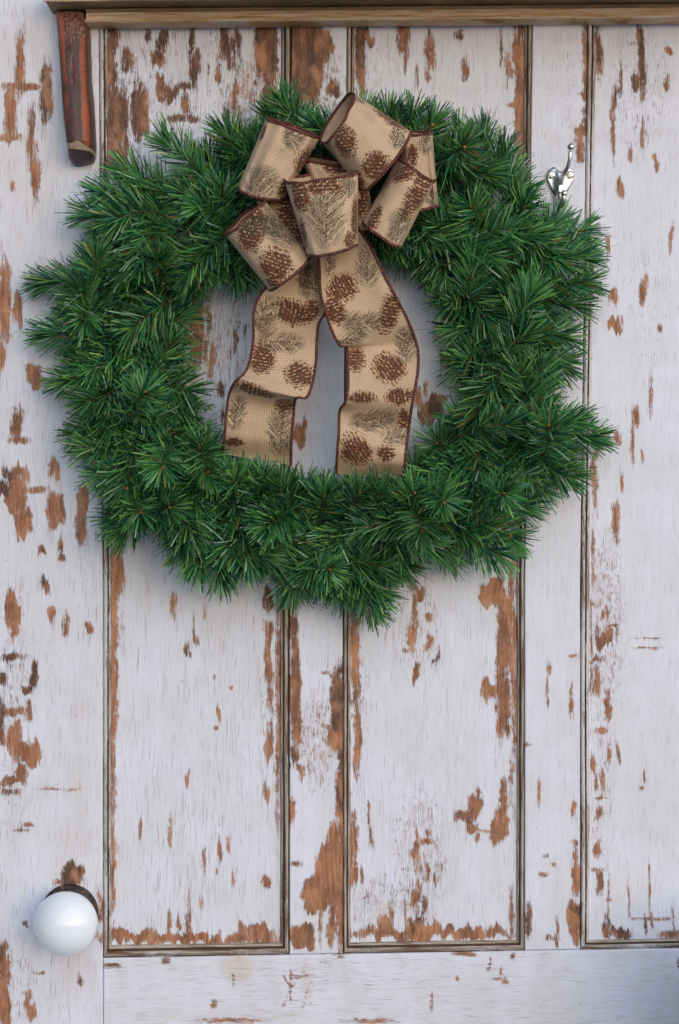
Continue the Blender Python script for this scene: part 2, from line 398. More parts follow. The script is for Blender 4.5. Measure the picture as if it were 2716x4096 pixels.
# bare patches seen on the door, plus wreath shadow painted beside its hole: crop, x, y, w, h, darkness
PATCH = """
1 92 300 30 230 .3;1 100 400 120 24 .35;1 52 530 52 200 .3;1 45 635 80 26 .3;1 212 450 50 240 .9;1 146 620 24 180 .45;1 165 790 32 190 .35;1 90 200 14 40 .3;1 65 860 16 34 .2
1 525 190 46 100 .6;1 515 330 56 400 .75;1 545 600 104 400 .7;1 600 285 42 90 .6;1 745 200 50 90 .95;1 735 270 60 80 .8;1 700 275 18 60 .5;1 688 165 22 60 .8;1 650 520 56 250 .7;1 748 385 44 70 .85;1 745 440 50 60 .7;1 782 432 66 50 .7;1 850 400 70 28 .6;1 900 300 52 120 .8;1 880 190 18 100 .95;1 905 380 26 100 .7
1 1032 190 32 130 1;1 1085 190 26 80 .9;1 1062 250 30 120 .8;1 1000 370 18 60 .5;1 850 495 36 80 .8;1 815 548 70 28 .7;1 890 548 50 30 .7;1 1080 470 26 110 .6;1 1100 210 14 90 .9;1 960 330 10 60 .5;1 1010 300 12 90 .6
1 1230 210 90 300 .75;1 1238 500 60 330 .65;1 1410 270 160 400 .75;1 1500 200 60 130 .7;1 1540 400 60 70 .7;1 1385 560 70 200 .6
2 95 230 46 230 .85;2 135 165 56 56 .95;2 105 370 24 180 .55;2 288 185 40 130 .5;2 300 270 12 90 .5;2 422 240 42 150 .35;2 415 165 14 50 .4;2 356 360 12 90 .5;2 405 370 18 50 .5;2 550 165 20 44 .6;2 580 345 26 60 .6;2 745 210 12 130 .6;2 778 310 22 110 .5;2 800 330 40 18 .4;2 832 460 44 700 .22;2 800 484 50 14 .3
2 1137 350 26 430 .5;2 1120 610 50 80 .5;2 1115 690 30 70 .5;2 1138 160 12 70 .9;2 1130 430 50 20 .5;2 1112 740 36 12 .5
2 1198 240 26 170 .75;2 1392 160 36 80 .95;2 1398 300 36 260 .7;2 1360 370 44 60 .8;2 1270 450 16 90 .9;2 1262 500 20 120 .5;2 1292 370 12 120 .8;2 1265 640 16 160 .6;2 1402 640 16 120 .35;2 1512 235 30 30 .5;2 1508 370 22 36 .5;2 1300 870 28 60 .5;2 1460 760 24 40 .35;2 1345 700 14 60 .4;2 1530 1100 14 80 .4;2 1240 1130 16 80 .5
3 14 220 44 360 .2;3 78 240 44 120 .35;3 0 470 30 110 .2;3 165 565 70 100 .3;3 78 780 40 130 .45;3 85 852 56 26 .4;3 55 1008 80 50 .7;3 80 1110 90 150 .4;3 30 1075 100 60 .8;3 118 1010 34 50 .4;3 250 985 34 74 .45;3 255 1150 66 110 .3;3 378 1150 36 130 .5;3 180 1080 60 24 .3
3 905 330 56 340 .25;3 965 270 20 110 .4;3 975 470 22 110 .35;3 1088 380 18 70 .7;3 1136 345 10 34 .8;3 1018 630 18 70 .6;3 935 300 12 100 .35;3 1385 805 56 100 .45;3 950 430 12 120 .3;3 1030 740 10 50 .7
4 400 590 14 60 .3;4 366 650 24 60 .3;4 425 710 100 120 .8;4 460 660 60 30 .4;4 1408 150 28 120 .6;4 1260 200 40 60 .3;4 1270 320 60 60 .3;4 1478 330 16 36 .6;4 1368 730 30 90 .3;4 1352 840 14 160 .3;4 1290 830 18 50 .4;4 1440 640 12 150 .35;4 1400 920 10 60 .3;4 1300 1030 12 80 .2;4 1182 1030 22 200 .4;4 490 470 50 60 .7
5 105 50 72 110 .3;5 262 20 66 110 .3;5 375 60 42 140 .5;5 197 180 40 42 .65;5 284 160 20 50 .6;5 290 210 26 26 .6;5 202 350 30 60 .85;5 232 475 30 54 .4;5 62 455 76 150 .45;5 60 540 40 50 .3;5 300 520 20 70 .25;5 405 530 36 40 .25;5 50 670 90 30 .85;5 155 760 34 90 .75;5 128 825 44 50 .6;5 10 760 34 60 .9;5 60 920 110 30 .4;5 130 925 30 50 .6;5 6 930 22 110 .95;5 72 1050 60 150 .2;5 120 1120 130 90 .1;5 165 1095 40 80 .2;5 12 1020 30 90 .8
5 542 260 66 260 .35;5 522 800 24 1100 .3;5 803 440 18 74 .35;5 942 436 12 44 .7;5 896 540 10 80 .5;5 908 595 14 40 .6;5 855 640 12 60 .5;5 872 630 10 50 .5;5 1238 400 36 100 .65;5 1240 570 30 90 .4;5 1240 650 22 70 .4;5 1245 740 26 90 .35;5 1238 860 20 130 .4;5 1240 1080 28 120 .35;5 1066 812 18 16 .3;5 1012 940 22 54 .4;5 993 998 18 18 .35;5 985 770 8 22 .3;5 1282 900 16 700 .3
5 1356 520 46 100 .65;5 1358 800 40 560 .6;5 1362 960 44 200 .5;5 1355 1130 36 80 .6;5 1556 900 60 330 .75;5 1525 990 50 20 .4;5 1545 1040 60 100 .35;5 1500 740 30 14 .4
6 5 900 50 330 .8;6 14 1120 40 200 .8;6 370 370 42 60 .4;6 345 470 20 160 .4;6 330 580 22 90 .4;6 320 640 50 16 .4;6 405 485 26 30 .3;6 412 580 26 50 .3;6 455 680 14 64 .7;6 437 686 16 16 .95;6 360 740 30 60 .5;6 710 385 110 130 .4;6 770 440 70 120 .5;6 755 620 72 330 .45;6 750 860 58 340 .5;6 692 830 60 90 .3;6 716 912 22 36 .4;6 803 600 22 900 .2;6 750 1000 50 60 .6
6 968 720 14 50 .6;6 962 820 10 100 .5;6 1073 835 12 50 .4;6 1074 900 16 60 .5;6 870 1076 24 20 .5;6 1080 662 24 10 .3;6 1278 60 28 140 .2;6 1168 200 12 200 .4;6 1218 470 20 30 .5;6 1232 470 14 60 .5;6 1220 590 44 70 .6;6 1192 590 16 80 .7;6 1236 550 20 50 .3;6 1190 700 40 40 .6;6 1180 790 20 80 .4;6 1275 560 10 60 .3;6 1260 524 50 10 .2;6 1425 583 90 8 .3;6 1430 627 100 9 .3;6 1230 900 24 90 .4;6 1208 1010 44 26 .5;6 1160 660 10 300 .4;6 1180 1150 26 50 .5;6 1248 1110 14 70 .4;6 1288 1120 12 60 .4;6 75 640 36 460 .4;6 80 1050 26 300 .4
7 50 60 110 40 .4;7 90 20 34 60 .3;7 50 110 60 20 .6;7 340 470 80 50 .9;7 325 505 100 70 .95;7 380 490 24 60 .5;7 268 526 34 22 .7;7 125 262 40 14 .6;7 100 286 44 12 .4;7 270 100 140 6 .2;7 122 720 18 20 .8;7 8 860 50 100 .75;7 26 940 40 140 .5;7 16 1100 70 200 .35;7 130 1060 18 60 .35;7 150 1130 40 70 .25;7 180 950 50 10 .5;7 470 640 26 120 .5;7 460 690 40 30 .6;7 370 980 10 40 .5
7 900 796 780 44 .45;7 600 785 180 50 .35;7 1180 765 170 50 .5;7 870 720 22 110 .6;7 785 740 16 60 .3;7 825 738 14 40 .4;7 645 280 12 70 .3;7 782 300 18 110 .4;7 1012 390 16 90 .5;7 940 450 12 90 .4;7 1052 370 10 60 .3;7 870 630 8 90 .3;7 1080 520 10 50 .3;7 862 30 14 50 .4;7 1240 130 24 60 .4;7 522 100 22 260 .3;7 520 450 16 360 .25;7 935 640 14 50 .3;7 1225 540 30 60 .35
7 1510 470 130 220 .3;7 1540 340 60 160 .4;7 1500 600 200 130 .45;7 1450 560 90 150 .4;7 1400 775 120 120 .55;7 1530 720 30 150 .5;7 1372 440 36 20 .5;7 1346 200 24 90 .4;7 1385 30 26 40 .5;7 1480 700 12 140 .5
7 525 912 54 20 .5;7 1055 1165 190 16 .3;7 770 890 22 20 .4;7 1340 1000 10 90 .4;7 1380 960 60 10 .3;7 990 1090 20 30 .2;7 1075 1000 8 60 .3
8 10 100 60 260 .65;8 18 400 60 400 .3;8 12 700 50 260 .45;8 618 160 70 90 .5;8 570 222 70 44 .45;8 606 255 50 50 .4;8 634 120 22 60 .4;8 762 130 36 110 .4;8 735 270 64 130 .45;8 745 200 50 60 .4;8 662 290 70 8 .3;8 640 320 16 30 .3;8 358 300 14 50 .4;8 398 345 60 22 .4;8 357 390 28 110 .5;8 405 300 12 30 .3;8 405 475 16 70 .5;8 364 520 16 80 .5;8 345 590 34 90 .5;8 385 640 20 60 .6;8 437 540 12 44 .6;8 468 480 10 40 .3;8 137 200 12 70 .5;8 145 320 16 70 .5;8 100 500 14 70 .3;8 302 660 8 160 .8;8 240 680 14 60 .5
8 420 762 700 50 .5;8 350 720 80 70 .8;8 380 760 160 70 .2;8 550 740 44 44 .6;8 710 750 34 44 .7;8 215 720 60 70 .4;8 60 350 26 230 .4;8 62 480 30 100 .35;8 795 660 16 160 .3
8 866 690 26 110 .7;8 866 640 16 30 .9;8 925 90 12 90 .45;8 1082 470 20 180 .4;8 1092 510 36 100 .5;8 1086 650 46 60 .8;8 1080 720 56 150 .35;8 1078 180 18 50 .5;8 1085 345 30 22 .5;8 965 406 18 14 .6;8 988 446 18 16 .7;8 945 492 20 16 .6;8 970 782 14 22 .6;8 1003 780 16 50 .6;8 1005 715 10 40 .4;8 985 790 40 12 .4
8 1190 50 14 60 .5;8 1218 60 16 80 .4;8 1392 96 18 14 .4;8 1408 60 10 50 .4;8 1210 138 44 12 .5;8 1205 190 30 40 .4;8 1195 375 24 60 .6;8 1188 470 50 14 .4;8 1195 540 24 100 .6;8 1240 650 8 220 .5;8 1240 612 34 10 .4;8 1285 760 90 44 .95;8 1225 750 30 70 .7;8 1335 600 8 120 .4;8 1410 750 10 64 .8;8 1440 697 140 12 .3;8 1440 710 12 50 .4;8 1530 768 90 24 .5;8 1545 700 8 100 .4;8 1430 560 8 180 .5
8 570 856 70 18 .5;8 800 870 16 22 .4;8 690 920 10 40 .3;8 742 940 10 40 .3;8 425 1090 8 80 .3;8 542 970 16 16 .3;8 140 1168 150 16 .25;8 760 985 20 20 .25;8 1566 892 8 36 .9;8 720 975 30 8 .3
"""
PL = []
for line in PATCH.strip().splitlines():
    for it in line.split(';'):
        v = [float(q) for q in it.split()]
        ox, oy = CR[int(v[0])]
        PL.append((ox + F * v[1], oy + F * v[2], F * v[3], F * v[4], v[5]))
# streaky zones (x, y, w, h, amount) and yellow-brown stains, in photo pixels
ZONE = [(700, 300, 800, 520, .55), (1000, 420, 300, 500, .9), (1270, 350, 260, 500, .8), (470, 500, 200, 600, .7), (1500, 250, 300, 300, .5), (2560, 350, 300, 700, .6),
        (2420, 2500, 200, 900, .75), (2400, 3100, 160, 800, .6), (1670, 2500, 240, 500, .6), (1680, 3450, 260, 700, .7), (1270, 2960, 170, 500, .8), (60, 2700, 150, 900, .6),
        (40, 3200, 160, 500, .45), (80, 3950, 200, 400, .55), (790, 3430, 400, 500, .35), (1070, 2800, 90, 900, .55), (900, 1400, 240, 500, .7), (2600, 1200, 260, 700, .45), (1500, 3600, 260, 260, .7),
        (2280, 400, 80, 700, .5), (1250, 1550, 300, 300, .3), (480, 2450, 60, 500, .5), (1930, 2900, 60, 900, .3), (1310, 3850, 300, 240, .45), (2100, 3300, 200, 500, .25), (1450, 2900, 60, 1000, .5)]
STAIN = [(950, 3870, 150, 120, .6), (1230, 3920, 60, 200, .35), (100, 500, 330, 1400, .20), (280, 3400, 260, 300, .22), (900, 4060, 900, 60, .2), (300, 3900, 200, 300, .2), (250, 2550, 200, 300, .15), (330, 3000, 120, 900, .14)]

SCR = [(1133, 3902, 1168, 3960, 3), (1168, 3945, 1215, 3880, 3), (1163, 3950, 1130, 4030, 3), (1250, 3900, 1215, 4010, 2), (1228, 3990, 1205, 4040, 2), (1725, 3980, 1722, 4045, 3),
       (1955, 3856, 1950, 3888, 3), (2003, 3866, 1998, 3900, 3), (2018, 3905, 2008, 3938, 3), (75, 3318, 125, 3282, 3), (250, 3165, 310, 3166, 2), (150, 3145, 210, 3148, 1), (310, 3908, 332, 3918, 3),
       (310, 3908, 312, 3936, 3), (332, 3918, 330, 3938, 3), (312, 3936, 330, 3938, 3), (2555, 3672, 2680, 3672, 3), (880, 3400, 866, 3500, 2), (905, 3370, 925, 3420, 2)]
def wear(X, Y, base=None):
    Xw = X + (vn(X / 60, Y / 110, 1) - .5) * 22 + (vn(X / 22, Y / 26, 2) - .5) * 9 + (vn(X / 90, Y / 11, 6) - .5) * 5
    Yw = Y + (vn(X / 24, Y / 70, 3) - .5) * 46 + (vn(X / 8, Y / 260, 4) - .5) * 26 + (vn(X / 31, Y / 260, 14) - .5) * 24
    f = np.full(X.shape, -30.0); dk = np.full(X.shape, 0.4)
    x0, x1, y0, y1 = X.min() - 60, X.max() + 60, Y.min() - 80, Y.max() + 80
    for (cx, cy, w, h, d) in PL:
        if cx + w / 2 < x0 or cx - w / 2 > x1 or cy + h / 2 < y0 or cy - h / 2 > y1: continue
        hw, hh = w / 2, h / 2
        r = (np.abs(((Xw if w > 14 else X + (Xw - X) * .5) - cx) / hw) ** 2.6 + np.abs(((Yw if h > 30 else Y + (Yw - Y) * .12) - cy) / hh) ** 2.6) ** (1 / 2.6)
        m = min(hw, hh)
        v = (1 - r) * m * 1.25 + 1.0
        v = np.where(v < 1, (1 - r) * max(m, 10) * 1.3 + 1.0, v)
        v = np.minimum(v + (0.4 if min(w, h) < 20 else 2.0) * (v > -6), 12.0)
        dk = np.where(v > f, d, dk); f = np.maximum(f, v)
    for (xa, ya, xb, yb, wd_) in SCR:
        if max(xa, xb) < x0 or min(xa, xb) > x1 or max(ya, yb) < y0 or min(ya, yb) > y1: continue
        ux, uy = xb - xa, yb - ya; ll = ux * ux + uy * uy
        tt_ = np.clip(((X - xa) * ux + (Y - ya) * uy) / ll, 0, 1)
        dd_ = np.hypot(X - xa - tt_ * ux, Y - ya - tt_ * uy)
        v = wd_ - 3.4 - dd_ * 1.9 + (vn(X / 11, Y / 11, 8) - .5) * 12
        dk = np.where(v > f, .3, dk); f = np.maximum(f, v)
    z = 0.02 + 0.30 * vn(X / 120, Y / 380, 5) ** 2
    for (cx, cy, w, h, a) in ZONE:
        z = np.maximum(z, a * np.clip(1.35 - ((X - cx) / w * 2) ** 2 - ((Y - cy) / h * 2) ** 2, 0, 1))
    z = np.maximum(z, 0.85 * np.clip((f + 20) / 18, 0, 1))
    st = np.zeros(X.shape)
    for (cx, cy, w, h, a) in STAIN:
        st = np.maximum(st, a * np.clip(1.2 - ((X - cx) / w * 2) ** 2 - ((Y - cy) / h * 2) ** 2, 0, 1))
    if base is not None:
        bf, bd = base; dk = np.where(bf > f, bd, dk); f = np.maximum(f, bf)
    return np.stack([0.5 + np.clip(f, -29, 29) / 60, dk, z, st], -1)

door = empty('door', 'old panelled wooden door with flaking white paint behind the wreath', 'door', (0, 0, -0.45))
DOOR_OFF = np.array([0, 0, 0.45])

def member(name, x0, x1, y0, y1, d, mat, step=(5, 9), inset=1.2, dome=0.0):
    nx = max(3, int((x1 - x0) / step[0])); ny = max(3, int((y1 - y0) / step[1]))
    xs = np.concatenate([[x0 + inset, x0 + inset, x0 + inset + 3], np.linspace(x0 + inset + 6, x1 - inset - 6, nx), [x1 - inset - 3, x1 - inset, x1 - inset]])
    ys = np.concatenate([[y0 + inset, y0 + inset, y0 + inset + 3], np.linspace(y0 + inset + 6, y1 - inset - 6, ny), [y1 - inset - 3, y1 - inset, y1 - inset]])
    X, Y = np.meshgrid(xs, ys, indexing='ij')
    dep = np.full(X.shape, d)
    dep += (vn(X / 220, Y / 500, 9) - .5) * 0.0008 + (vn(X / 14, Y / 260, 10) - .5) * 0.00022
    for sl, dd in (((slice(1, 2), slice(None)), 0.0009), ((slice(-2, -1), slice(None)), 0.0009), ((slice(None), slice(1, 2)), 0.0009), ((slice(None), slice(-2, -1)), 0.0009)):
        dep[sl] = np.minimum(dep[sl], d - dd)
    for sl in ((slice(0, 1), slice(None)), (slice(-1, None), slice(None)), (slice(None), slice(0, 1)), (slice(None), slice(-1, None))):
        dep[sl] = d - 0.006
    PX = wx(X, Y); PY = wy(X, Y)
    dd = dep
    # keep the true outline: project at the member's own plane, then sink edges straight back
    s = (D - d) / D * K
    V = np.stack([(PX - CX) * s, -dd, (CY - PY) * s], -1) + DOOR_OFF
    o = mesh_from(name, V, grid_faces(*X.shape), mat, door, attrs={'wear': wear(PX, PY)})
    return o

PD = -0.0045
TOP, BOT = -260, 4420
RAIL = 3832
member('stile', -330, 412, TOP, BOT, 0.0, M_paint)
member('muntin', 1157, 1372, TOP, RAIL, 0.0, M_paint)
member('muntin', 2098, 2322, TOP, RAIL, 0.0, M_paint)
member('bottom_rail', 412, 3120, RAIL, BOT, 0.0, M_paint_h, step=(8, 7))
member('panel', 440, 1126, TOP, RAIL - 46, PD, M_paint)
member('panel', 1396, 2074, TOP, RAIL - 40, PD, M_paint)
member('panel', 2350, 3120, TOP, RAIL - 34, PD, M_paint)
V = [P(x, y, -0.012) for x in (-330, 3120) for y in (TOP, BOT)]
mesh_from('backing_board', np.array(V) + DOOR_OFF, [(0, 1, 3, 2)], M_backing, door)

PROF = [(0, -.008), (0.03, -.0012), (.10, -.0006), (.16, 0.0004), (.30, .0011), (.44, .0004), (.50, -.0012), (.53, -.0034), (.60, -.0034), (.63, -.0016), (.72, -.0012), (.84, -.0022), (.94, -.0040), (1.0, -.0060)]
def moulding(name, side, xo, xi, y0, y1o, y1i, base, mat):
    """vertical piece from outer line xo to inner line xi, mitred at the bottom"""
    n = 420
    t = np.array([p[0] for p in PROF]); hgt = np.array([p[1] for p in PROF])
    T, S = np.meshgrid(t, np.linspace(0, 1, n), indexing='ij')
    X = xo + (xi - xo) * T; y1 = y1o + (y1i - y1o) * T; Y = y0 + (y1 - y0) * S
    H = hgt[:, None] + (vn(X / 5, Y / 130, side) - .5) * 0.0007 + 0 * S
    X = X + (vn(X * 0 + 1, Y / 300, side + 3) - .5) * 3
    PX, PY = wx(X, Y), wy(X, Y)
    V = PA(PX, PY, H) + DOOR_OFF
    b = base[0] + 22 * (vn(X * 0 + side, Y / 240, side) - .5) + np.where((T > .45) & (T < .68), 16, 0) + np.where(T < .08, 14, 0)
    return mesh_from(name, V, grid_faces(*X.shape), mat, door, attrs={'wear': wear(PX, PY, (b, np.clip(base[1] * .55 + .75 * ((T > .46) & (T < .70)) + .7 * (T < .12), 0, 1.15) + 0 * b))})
def moulding_h(name, side, yo, yi, x0o, x0i, x1o, x1i, base, mat):
    n = 120
    t = np.array([p[0] for p in PROF]); hgt = np.array([p[1] for p in PROF])
    T, S = np.meshgrid(t, np.linspace(0, 1, n), indexing='ij')
    Y = yo + (yi - yo) * T; x0 = x0o + (x0i - x0o) * T; x1 = x1o + (x1i - x1o) * T; X = x0 + (x1 - x0) * S
    H = hgt[:, None] + (vn(X / 130, Y / 5, side) - .5) * 0.0008
    PX, PY = wx(X, Y), wy(X, Y)
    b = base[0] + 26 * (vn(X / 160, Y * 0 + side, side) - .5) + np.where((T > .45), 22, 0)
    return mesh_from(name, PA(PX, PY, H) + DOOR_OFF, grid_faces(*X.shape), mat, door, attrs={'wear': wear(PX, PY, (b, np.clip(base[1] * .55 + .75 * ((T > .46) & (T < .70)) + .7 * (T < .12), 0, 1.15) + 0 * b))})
moulding('moulding', 1, 412, 448, TOP, RAIL, RAIL - 54, (-7, .5), M_mould)
moulding('moulding', 2, 1157, 1118, TOP, RAIL, RAIL - 54, (11, .9), M_mould)
moulding('moulding', 3, 1372, 1404, TOP, RAIL, RAIL - 48, (10, .7), M_mould)
moulding('moulding', 4, 2098, 2064, TOP, RAIL, RAIL - 48, (10, .9), M_mould)
moulding('moulding', 5, 2322, 2358, TOP, RAIL, RAIL - 42, (-7, .5), M_mould)
moulding_h('moulding', 6, RAIL, RAIL - 54, 412, 448, 1157, 1118, (6, .7), M_mould_h)
moulding_h('moulding', 7, RAIL, RAIL - 48, 1372, 1404, 2098, 2064, (6, .7), M_mould_h)
moulding_h('moulding', 8, RAIL, RAIL - 42, 2322, 2358, 3120, 3120, (6, .7), M_mould_h)

# knob on the left stile
kc = Vector(P(288, 3657, 0)) + Vector(DOOR_OFF); rc_ = Vector(P(279, 3650, 0)) + Vector(DOOR_OFF)
knob = lathe('door_knob', [(0.0105, 0.006)] + [(0.0277 * math.sin(a) if a > 0.45 else max(0.0105, 0.0277 * math.sin(a)), 0.037 - 0.0225 * math.cos(a)) for a in np.linspace(0.35, math.pi, 48)], kc, M_porc, door, 96)
knob['label'] = 'round white porcelain door knob'
lathe('rose', [(0.0252, -0.001), (0.0252, 0.0012), (0.0245, 0.0030), (0.0236, 0.0034), (0.0225, 0.0026), (0.0215, 0.0034), (0.0190, 0.0056), (0.0140, 0.0072), (0.0120, 0.0110), (0.0112, 0.014)], rc_, M_iron, knob, 72)

# ------------------------------------------------------------------ shelf above
ZT = 1990.0                                    # height of the shelf's underside above the lens axis, px at door plane
def slab(name, x0, x1, zb, zt, d0, d1, mat, parent, tilt=0.0085, bev=0.0008, nx=60, rough=0.0004):
    """board in true metres; x in px at the door plane, z in px above the axis; cross-section with eased edges"""
    sec = [(d0, zb), (d1 - bev / K * K, zb), (d1, zb + bev / K), (d1, zt - bev / K), (d1 - bev, zt), (d0, zt)]
    V = []; xs = np.linspace(x0, x1, nx)
    for x in xs:
        for (d, z) in sec:
            zz = z + (x - 410) * tilt
            j = (vn(np.array(x / 70.0), np.array(z * 0.7 + d * 900), 5) - .5) * rough
            V.append(((x - CX) * K, -(d + (j if d > d0 else 0)), zz * K + float(j) * 0.6))
    V = np.array(V, dtype=float); m = len(sec)
    F_ = []
    for i in range(nx - 1):
        for k in range(m):
            k2 = (k + 1) % m; F_.append((i * m + k, i * m + k2, (i + 1) * m + k2, (i + 1) * m + k))
    F_.append(tuple(range(m))); F_.append(tuple((nx - 1) * m + k for k in reversed(range(m))))
    loc = np.array(parent.location)
    return pymesh(name, [tuple(v - loc) for v in V], F_, mat, parent, smooth=False)
shelf = empty('shelf', 'worn wooden shelf with red front edge over a tan moulded strip at the top', 'shelf', P(1400, 60, 0))
slab('shelf_board', 212, 3080, 1993, 2060, -0.003, 0.0375, M_shelf_under, shelf)
slab('red_board', 560, 3080, 2001, 2085, 0.0385, 0.1000, M_red, shelf)
slab('lip', 205, 3080, 1993, 1998, 0.0380, 0.0400, M_shelf, shelf)
slab('moulded_strip', 356, 3080, 1932, 1990, 0.0002, 0.0180, M_shelf, shelf)
slab('bead', 352, 3080, 1933, 1947, 0.0184, 0.0215, M_shelf, shelf, bev=0.0012)
slab('fillet', 356, 3080, 1976, 1990, 0.0184, 0.0200, M_shelf_under, shelf)

# carved bracket at the left
brk = empty('shelf_bracket', 'dark varnished curved wooden bracket under the left end of the shelf', 'bracket', P(300, 350, 0))
ys_ = [46, 60, 90, 140, 200, 266, 330, 385, 450, 520, 562, 585, 600, 622, 640, 652, 658]
lf = np.interp(ys_, [46, 100, 385, 562, 630, 658], [219, 223, 239, 256, 268, 300])
rt = np.interp(ys_, [46, 60, 105, 266, 450, 622, 640, 658], [338, 343, 352, 352, 362, 368, 366, 330])
dp = np.interp(ys_, [46, 200, 385, 562, 600, 640, 658], [.016, .023, .029, .033, .030, .016, .009])
Vb, Wb = [], []
nb = len(ys_); yy = np.linspace(46, 658, 200)
lf = np.interp(yy, ys_, lf); rt = np.interp(yy, ys_, rt); dp = np.interp(yy, ys_, dp)
SEC = [(-.0, 0.0), (.0, .45), (.04, .80), (.14, .96), (.22, .98), (.30, 1.0), (.38, 1.005), (.41, 1.01), (.44, 1.01), (.47, 1.01), (.50, 1.01), (.53, 1.005), (.60, 1.0), (.67, .995), (.74, .985), (.86, .93), (.92, .86), (.97, .6), (1.0, .3), (1.0, 0.0)]
for i, y in enumerate(yy):
    for (u, q) in SEC:
        wob = (float(vn(np.array(y / 60.0), np.array(u * 4), 3)) - .5) * 6
        x = lf[i] + (rt[i] - lf[i]) * u + wob * (0.2 < u < 0.8) * 0.3
        # the outline is set at the front; sides go straight back
        sF = (D - dp[i]) / D * K
        carve = 0.0012 * math.exp(-((y - 290) / 45.0) ** 2 - ((u - .45) / .06) ** 2)
        Vb.append(((x + wob * .4 - CX) * sF, -(dp[i] * q - carve - 0.0006 * abs(wob) * (q > .9) * .3), (CY - y) * sF))
        band = 1.0 if 558 + 26 * u + 8 * math.sin(u * 9) < y < 590 + 16 * u else 0.0
        ge = lambda v, m_, w_: math.exp(-((v - m_) / w_) ** 2)
        orange = .14 + .55 * ge(u, .17, .10) * (1 / (1 + math.exp((y - 380) / 50))) + .60 * ge(u, .82, .12) * (1 / (1 + math.exp((130 - y) / 15))) * (1 / (1 + math.exp((y - 590) / 20))) + .25 * ge(y, 480, 120) * ge(u, .5, .4)
        if 215 < y < 330: orange += 0.75 * ge(u, .46 + .02 * math.sin(y / 14), .03) * (.4 + .6 * abs(math.sin(y / 19)))
        Wb.append((orange, 1 / (1 + math.exp((y - 170) / 22)) , band, 1.0))
Vb = np.array(Vb) - np.array(brk.location)
o = mesh_from('bracket_body', Vb, grid_faces(len(yy), len(SEC)), M_bracket, brk, attrs={'wear': Wb}, smooth=True)
# close the ends
me = o.data

# ------------------------------------------------------------------ coat hook
hook = empty('coat_hook', 'shiny nickel double coat hook screwed to the door right of the wreath', 'coat hook', P(2240, 730, 0))
hl = Vector(hook.location)
def HP(cx, cy, d): return Vector(P(2080 + cx * .2143, 520 + cy * .2143, d)) - hl
out = [(640, 675), (560, 715), (500, 780), (478, 860), (495, 950), (540, 1060), (590, 1180), (640, 1270), (690, 1335), (745, 1350), (800, 1310), (860, 1200), (930, 1080), (990, 960), (1018, 870), (1010, 780), (960, 705), (890, 675), (830, 720), (770, 790), (700, 740)]
def smooth_closed(pts, n=4):
    for _ in range(n - 2):
        q = []
        for i in range(len(pts)):
            a, b = pts[i], pts[(i + 1) % len(pts)]
            q += [(a[0] * .75 + b[0] * .25, a[1] * .75 + b[1] * .25), (a[0] * .25 + b[0] * .75, a[1] * .25 + b[1] * .75)]
        pts = q
    return pts
out = smooth_closed(out)
cxm = 748
Vh = []; Fh = []; m = len(out)
def ridge(x, y): return 0.0022 + 0.0035 * math.exp(-((x - cxm) / 95.0) ** 2) * min(1, max(0, (y - 640) / 250))
rings = [(1.0, 'base'), (1.0, 'rim'), (0.94, None), (0.75, None), (0.5, None), (0.25, None), (0.05, None)]
for f_, kind in rings:
    for (x, y) in out:
        xx = cxm + (x - cxm) * f_; yc = 960 if y > 0 else 0; y2 = yc + (y - yc) * f_
        d = 0.0 if kind == 'base' else (0.0012 if kind == 'rim' else ridge(xx, y2))
        Vh.append(HP(xx, y2, d))
for i in range(len(rings) - 1):
    for k in range(m):
        k2 = (k + 1) % m; Fh.append((i * m + k, i * m + k2, (i + 1) * m + k2, (i + 1) * m + k))
pymesh('plate', Vh, Fh, M_nickel, hook)
def bez(p, n=24):
    pts = []
    P_ = [Vector(q) for q in p]
    for i in range(n + 1):
        t = i / n; q = P_[:]
        while len(q) > 1: q = [q[k].lerp(q[k + 1], t) for k in range(len(q) - 1)]
        pts.append(q[0])
    return pts
def ball(name, c, r, m, parent):
    return lathe(name, [(r * math.sin(a), -r * math.cos(a)) for a in np.linspace(0, math.pi, 25)], c, m, parent, 32)
a1 = bez([HP(745, 1010, .003), HP(750, 860, .010), HP(800, 860, .022), HP(890, 820, .033), HP(940, 560, .034), HP(938, 400, .034)])
V_, F_ = tube(a1, [0.0031 - 0.0014 * min(1, i / 16) for i in range(len(a1))], 14)
arm = pymesh('upper_arm', V_, F_, M_nickel, hook); ball('ball_tip', HP(953, 316, .034), .0033, M_nickel, arm)
a2 = bez([HP(745, 1180, .003), HP(735, 1420, .006), HP(770, 1470, .014), HP(812, 1440, .019), HP(815, 1300, .020), HP(820, 1230, .020)])
V_, F_ = tube(a2, [0.0034 - 0.0012 * min(1, i / 16) for i in range(len(a2))], 14)
arm = pymesh('lower_arm', V_, F_, M_nickel, hook); ball('ball_tip', HP(826, 1185, .020), .0031, M_nickel, arm)
for (sx, sy) in ((577, 848), (928, 848)):
    sc = lathe('screw', [(.0035, .0022), (.0035, .0030), (.0030, .0036), (.0016, .0040), (.0001, .0041)], HP(sx, sy, 0), M_nickel, hook, 24)
    Vs = []; Fs = []
    for q in (0.5, 0.5 + math.pi / 2):
        u = Vector((math.cos(q), 0, math.sin(q))) * .0024; w = Vector((-math.sin(q), 0, math.cos(q))) * .0005
        b = len(Vs); c = HP(sx, sy, 0.00425)
        if q > 1: c = c + Vector((0, -0.00003, 0))
        Vs += [c - u - w, c + u - w, c + u + w, c - u + w]; Fs.append((b, b + 1, b + 2, b + 3))
    pymesh('slot', Vs, Fs, M_nickel_dark, sc, False)

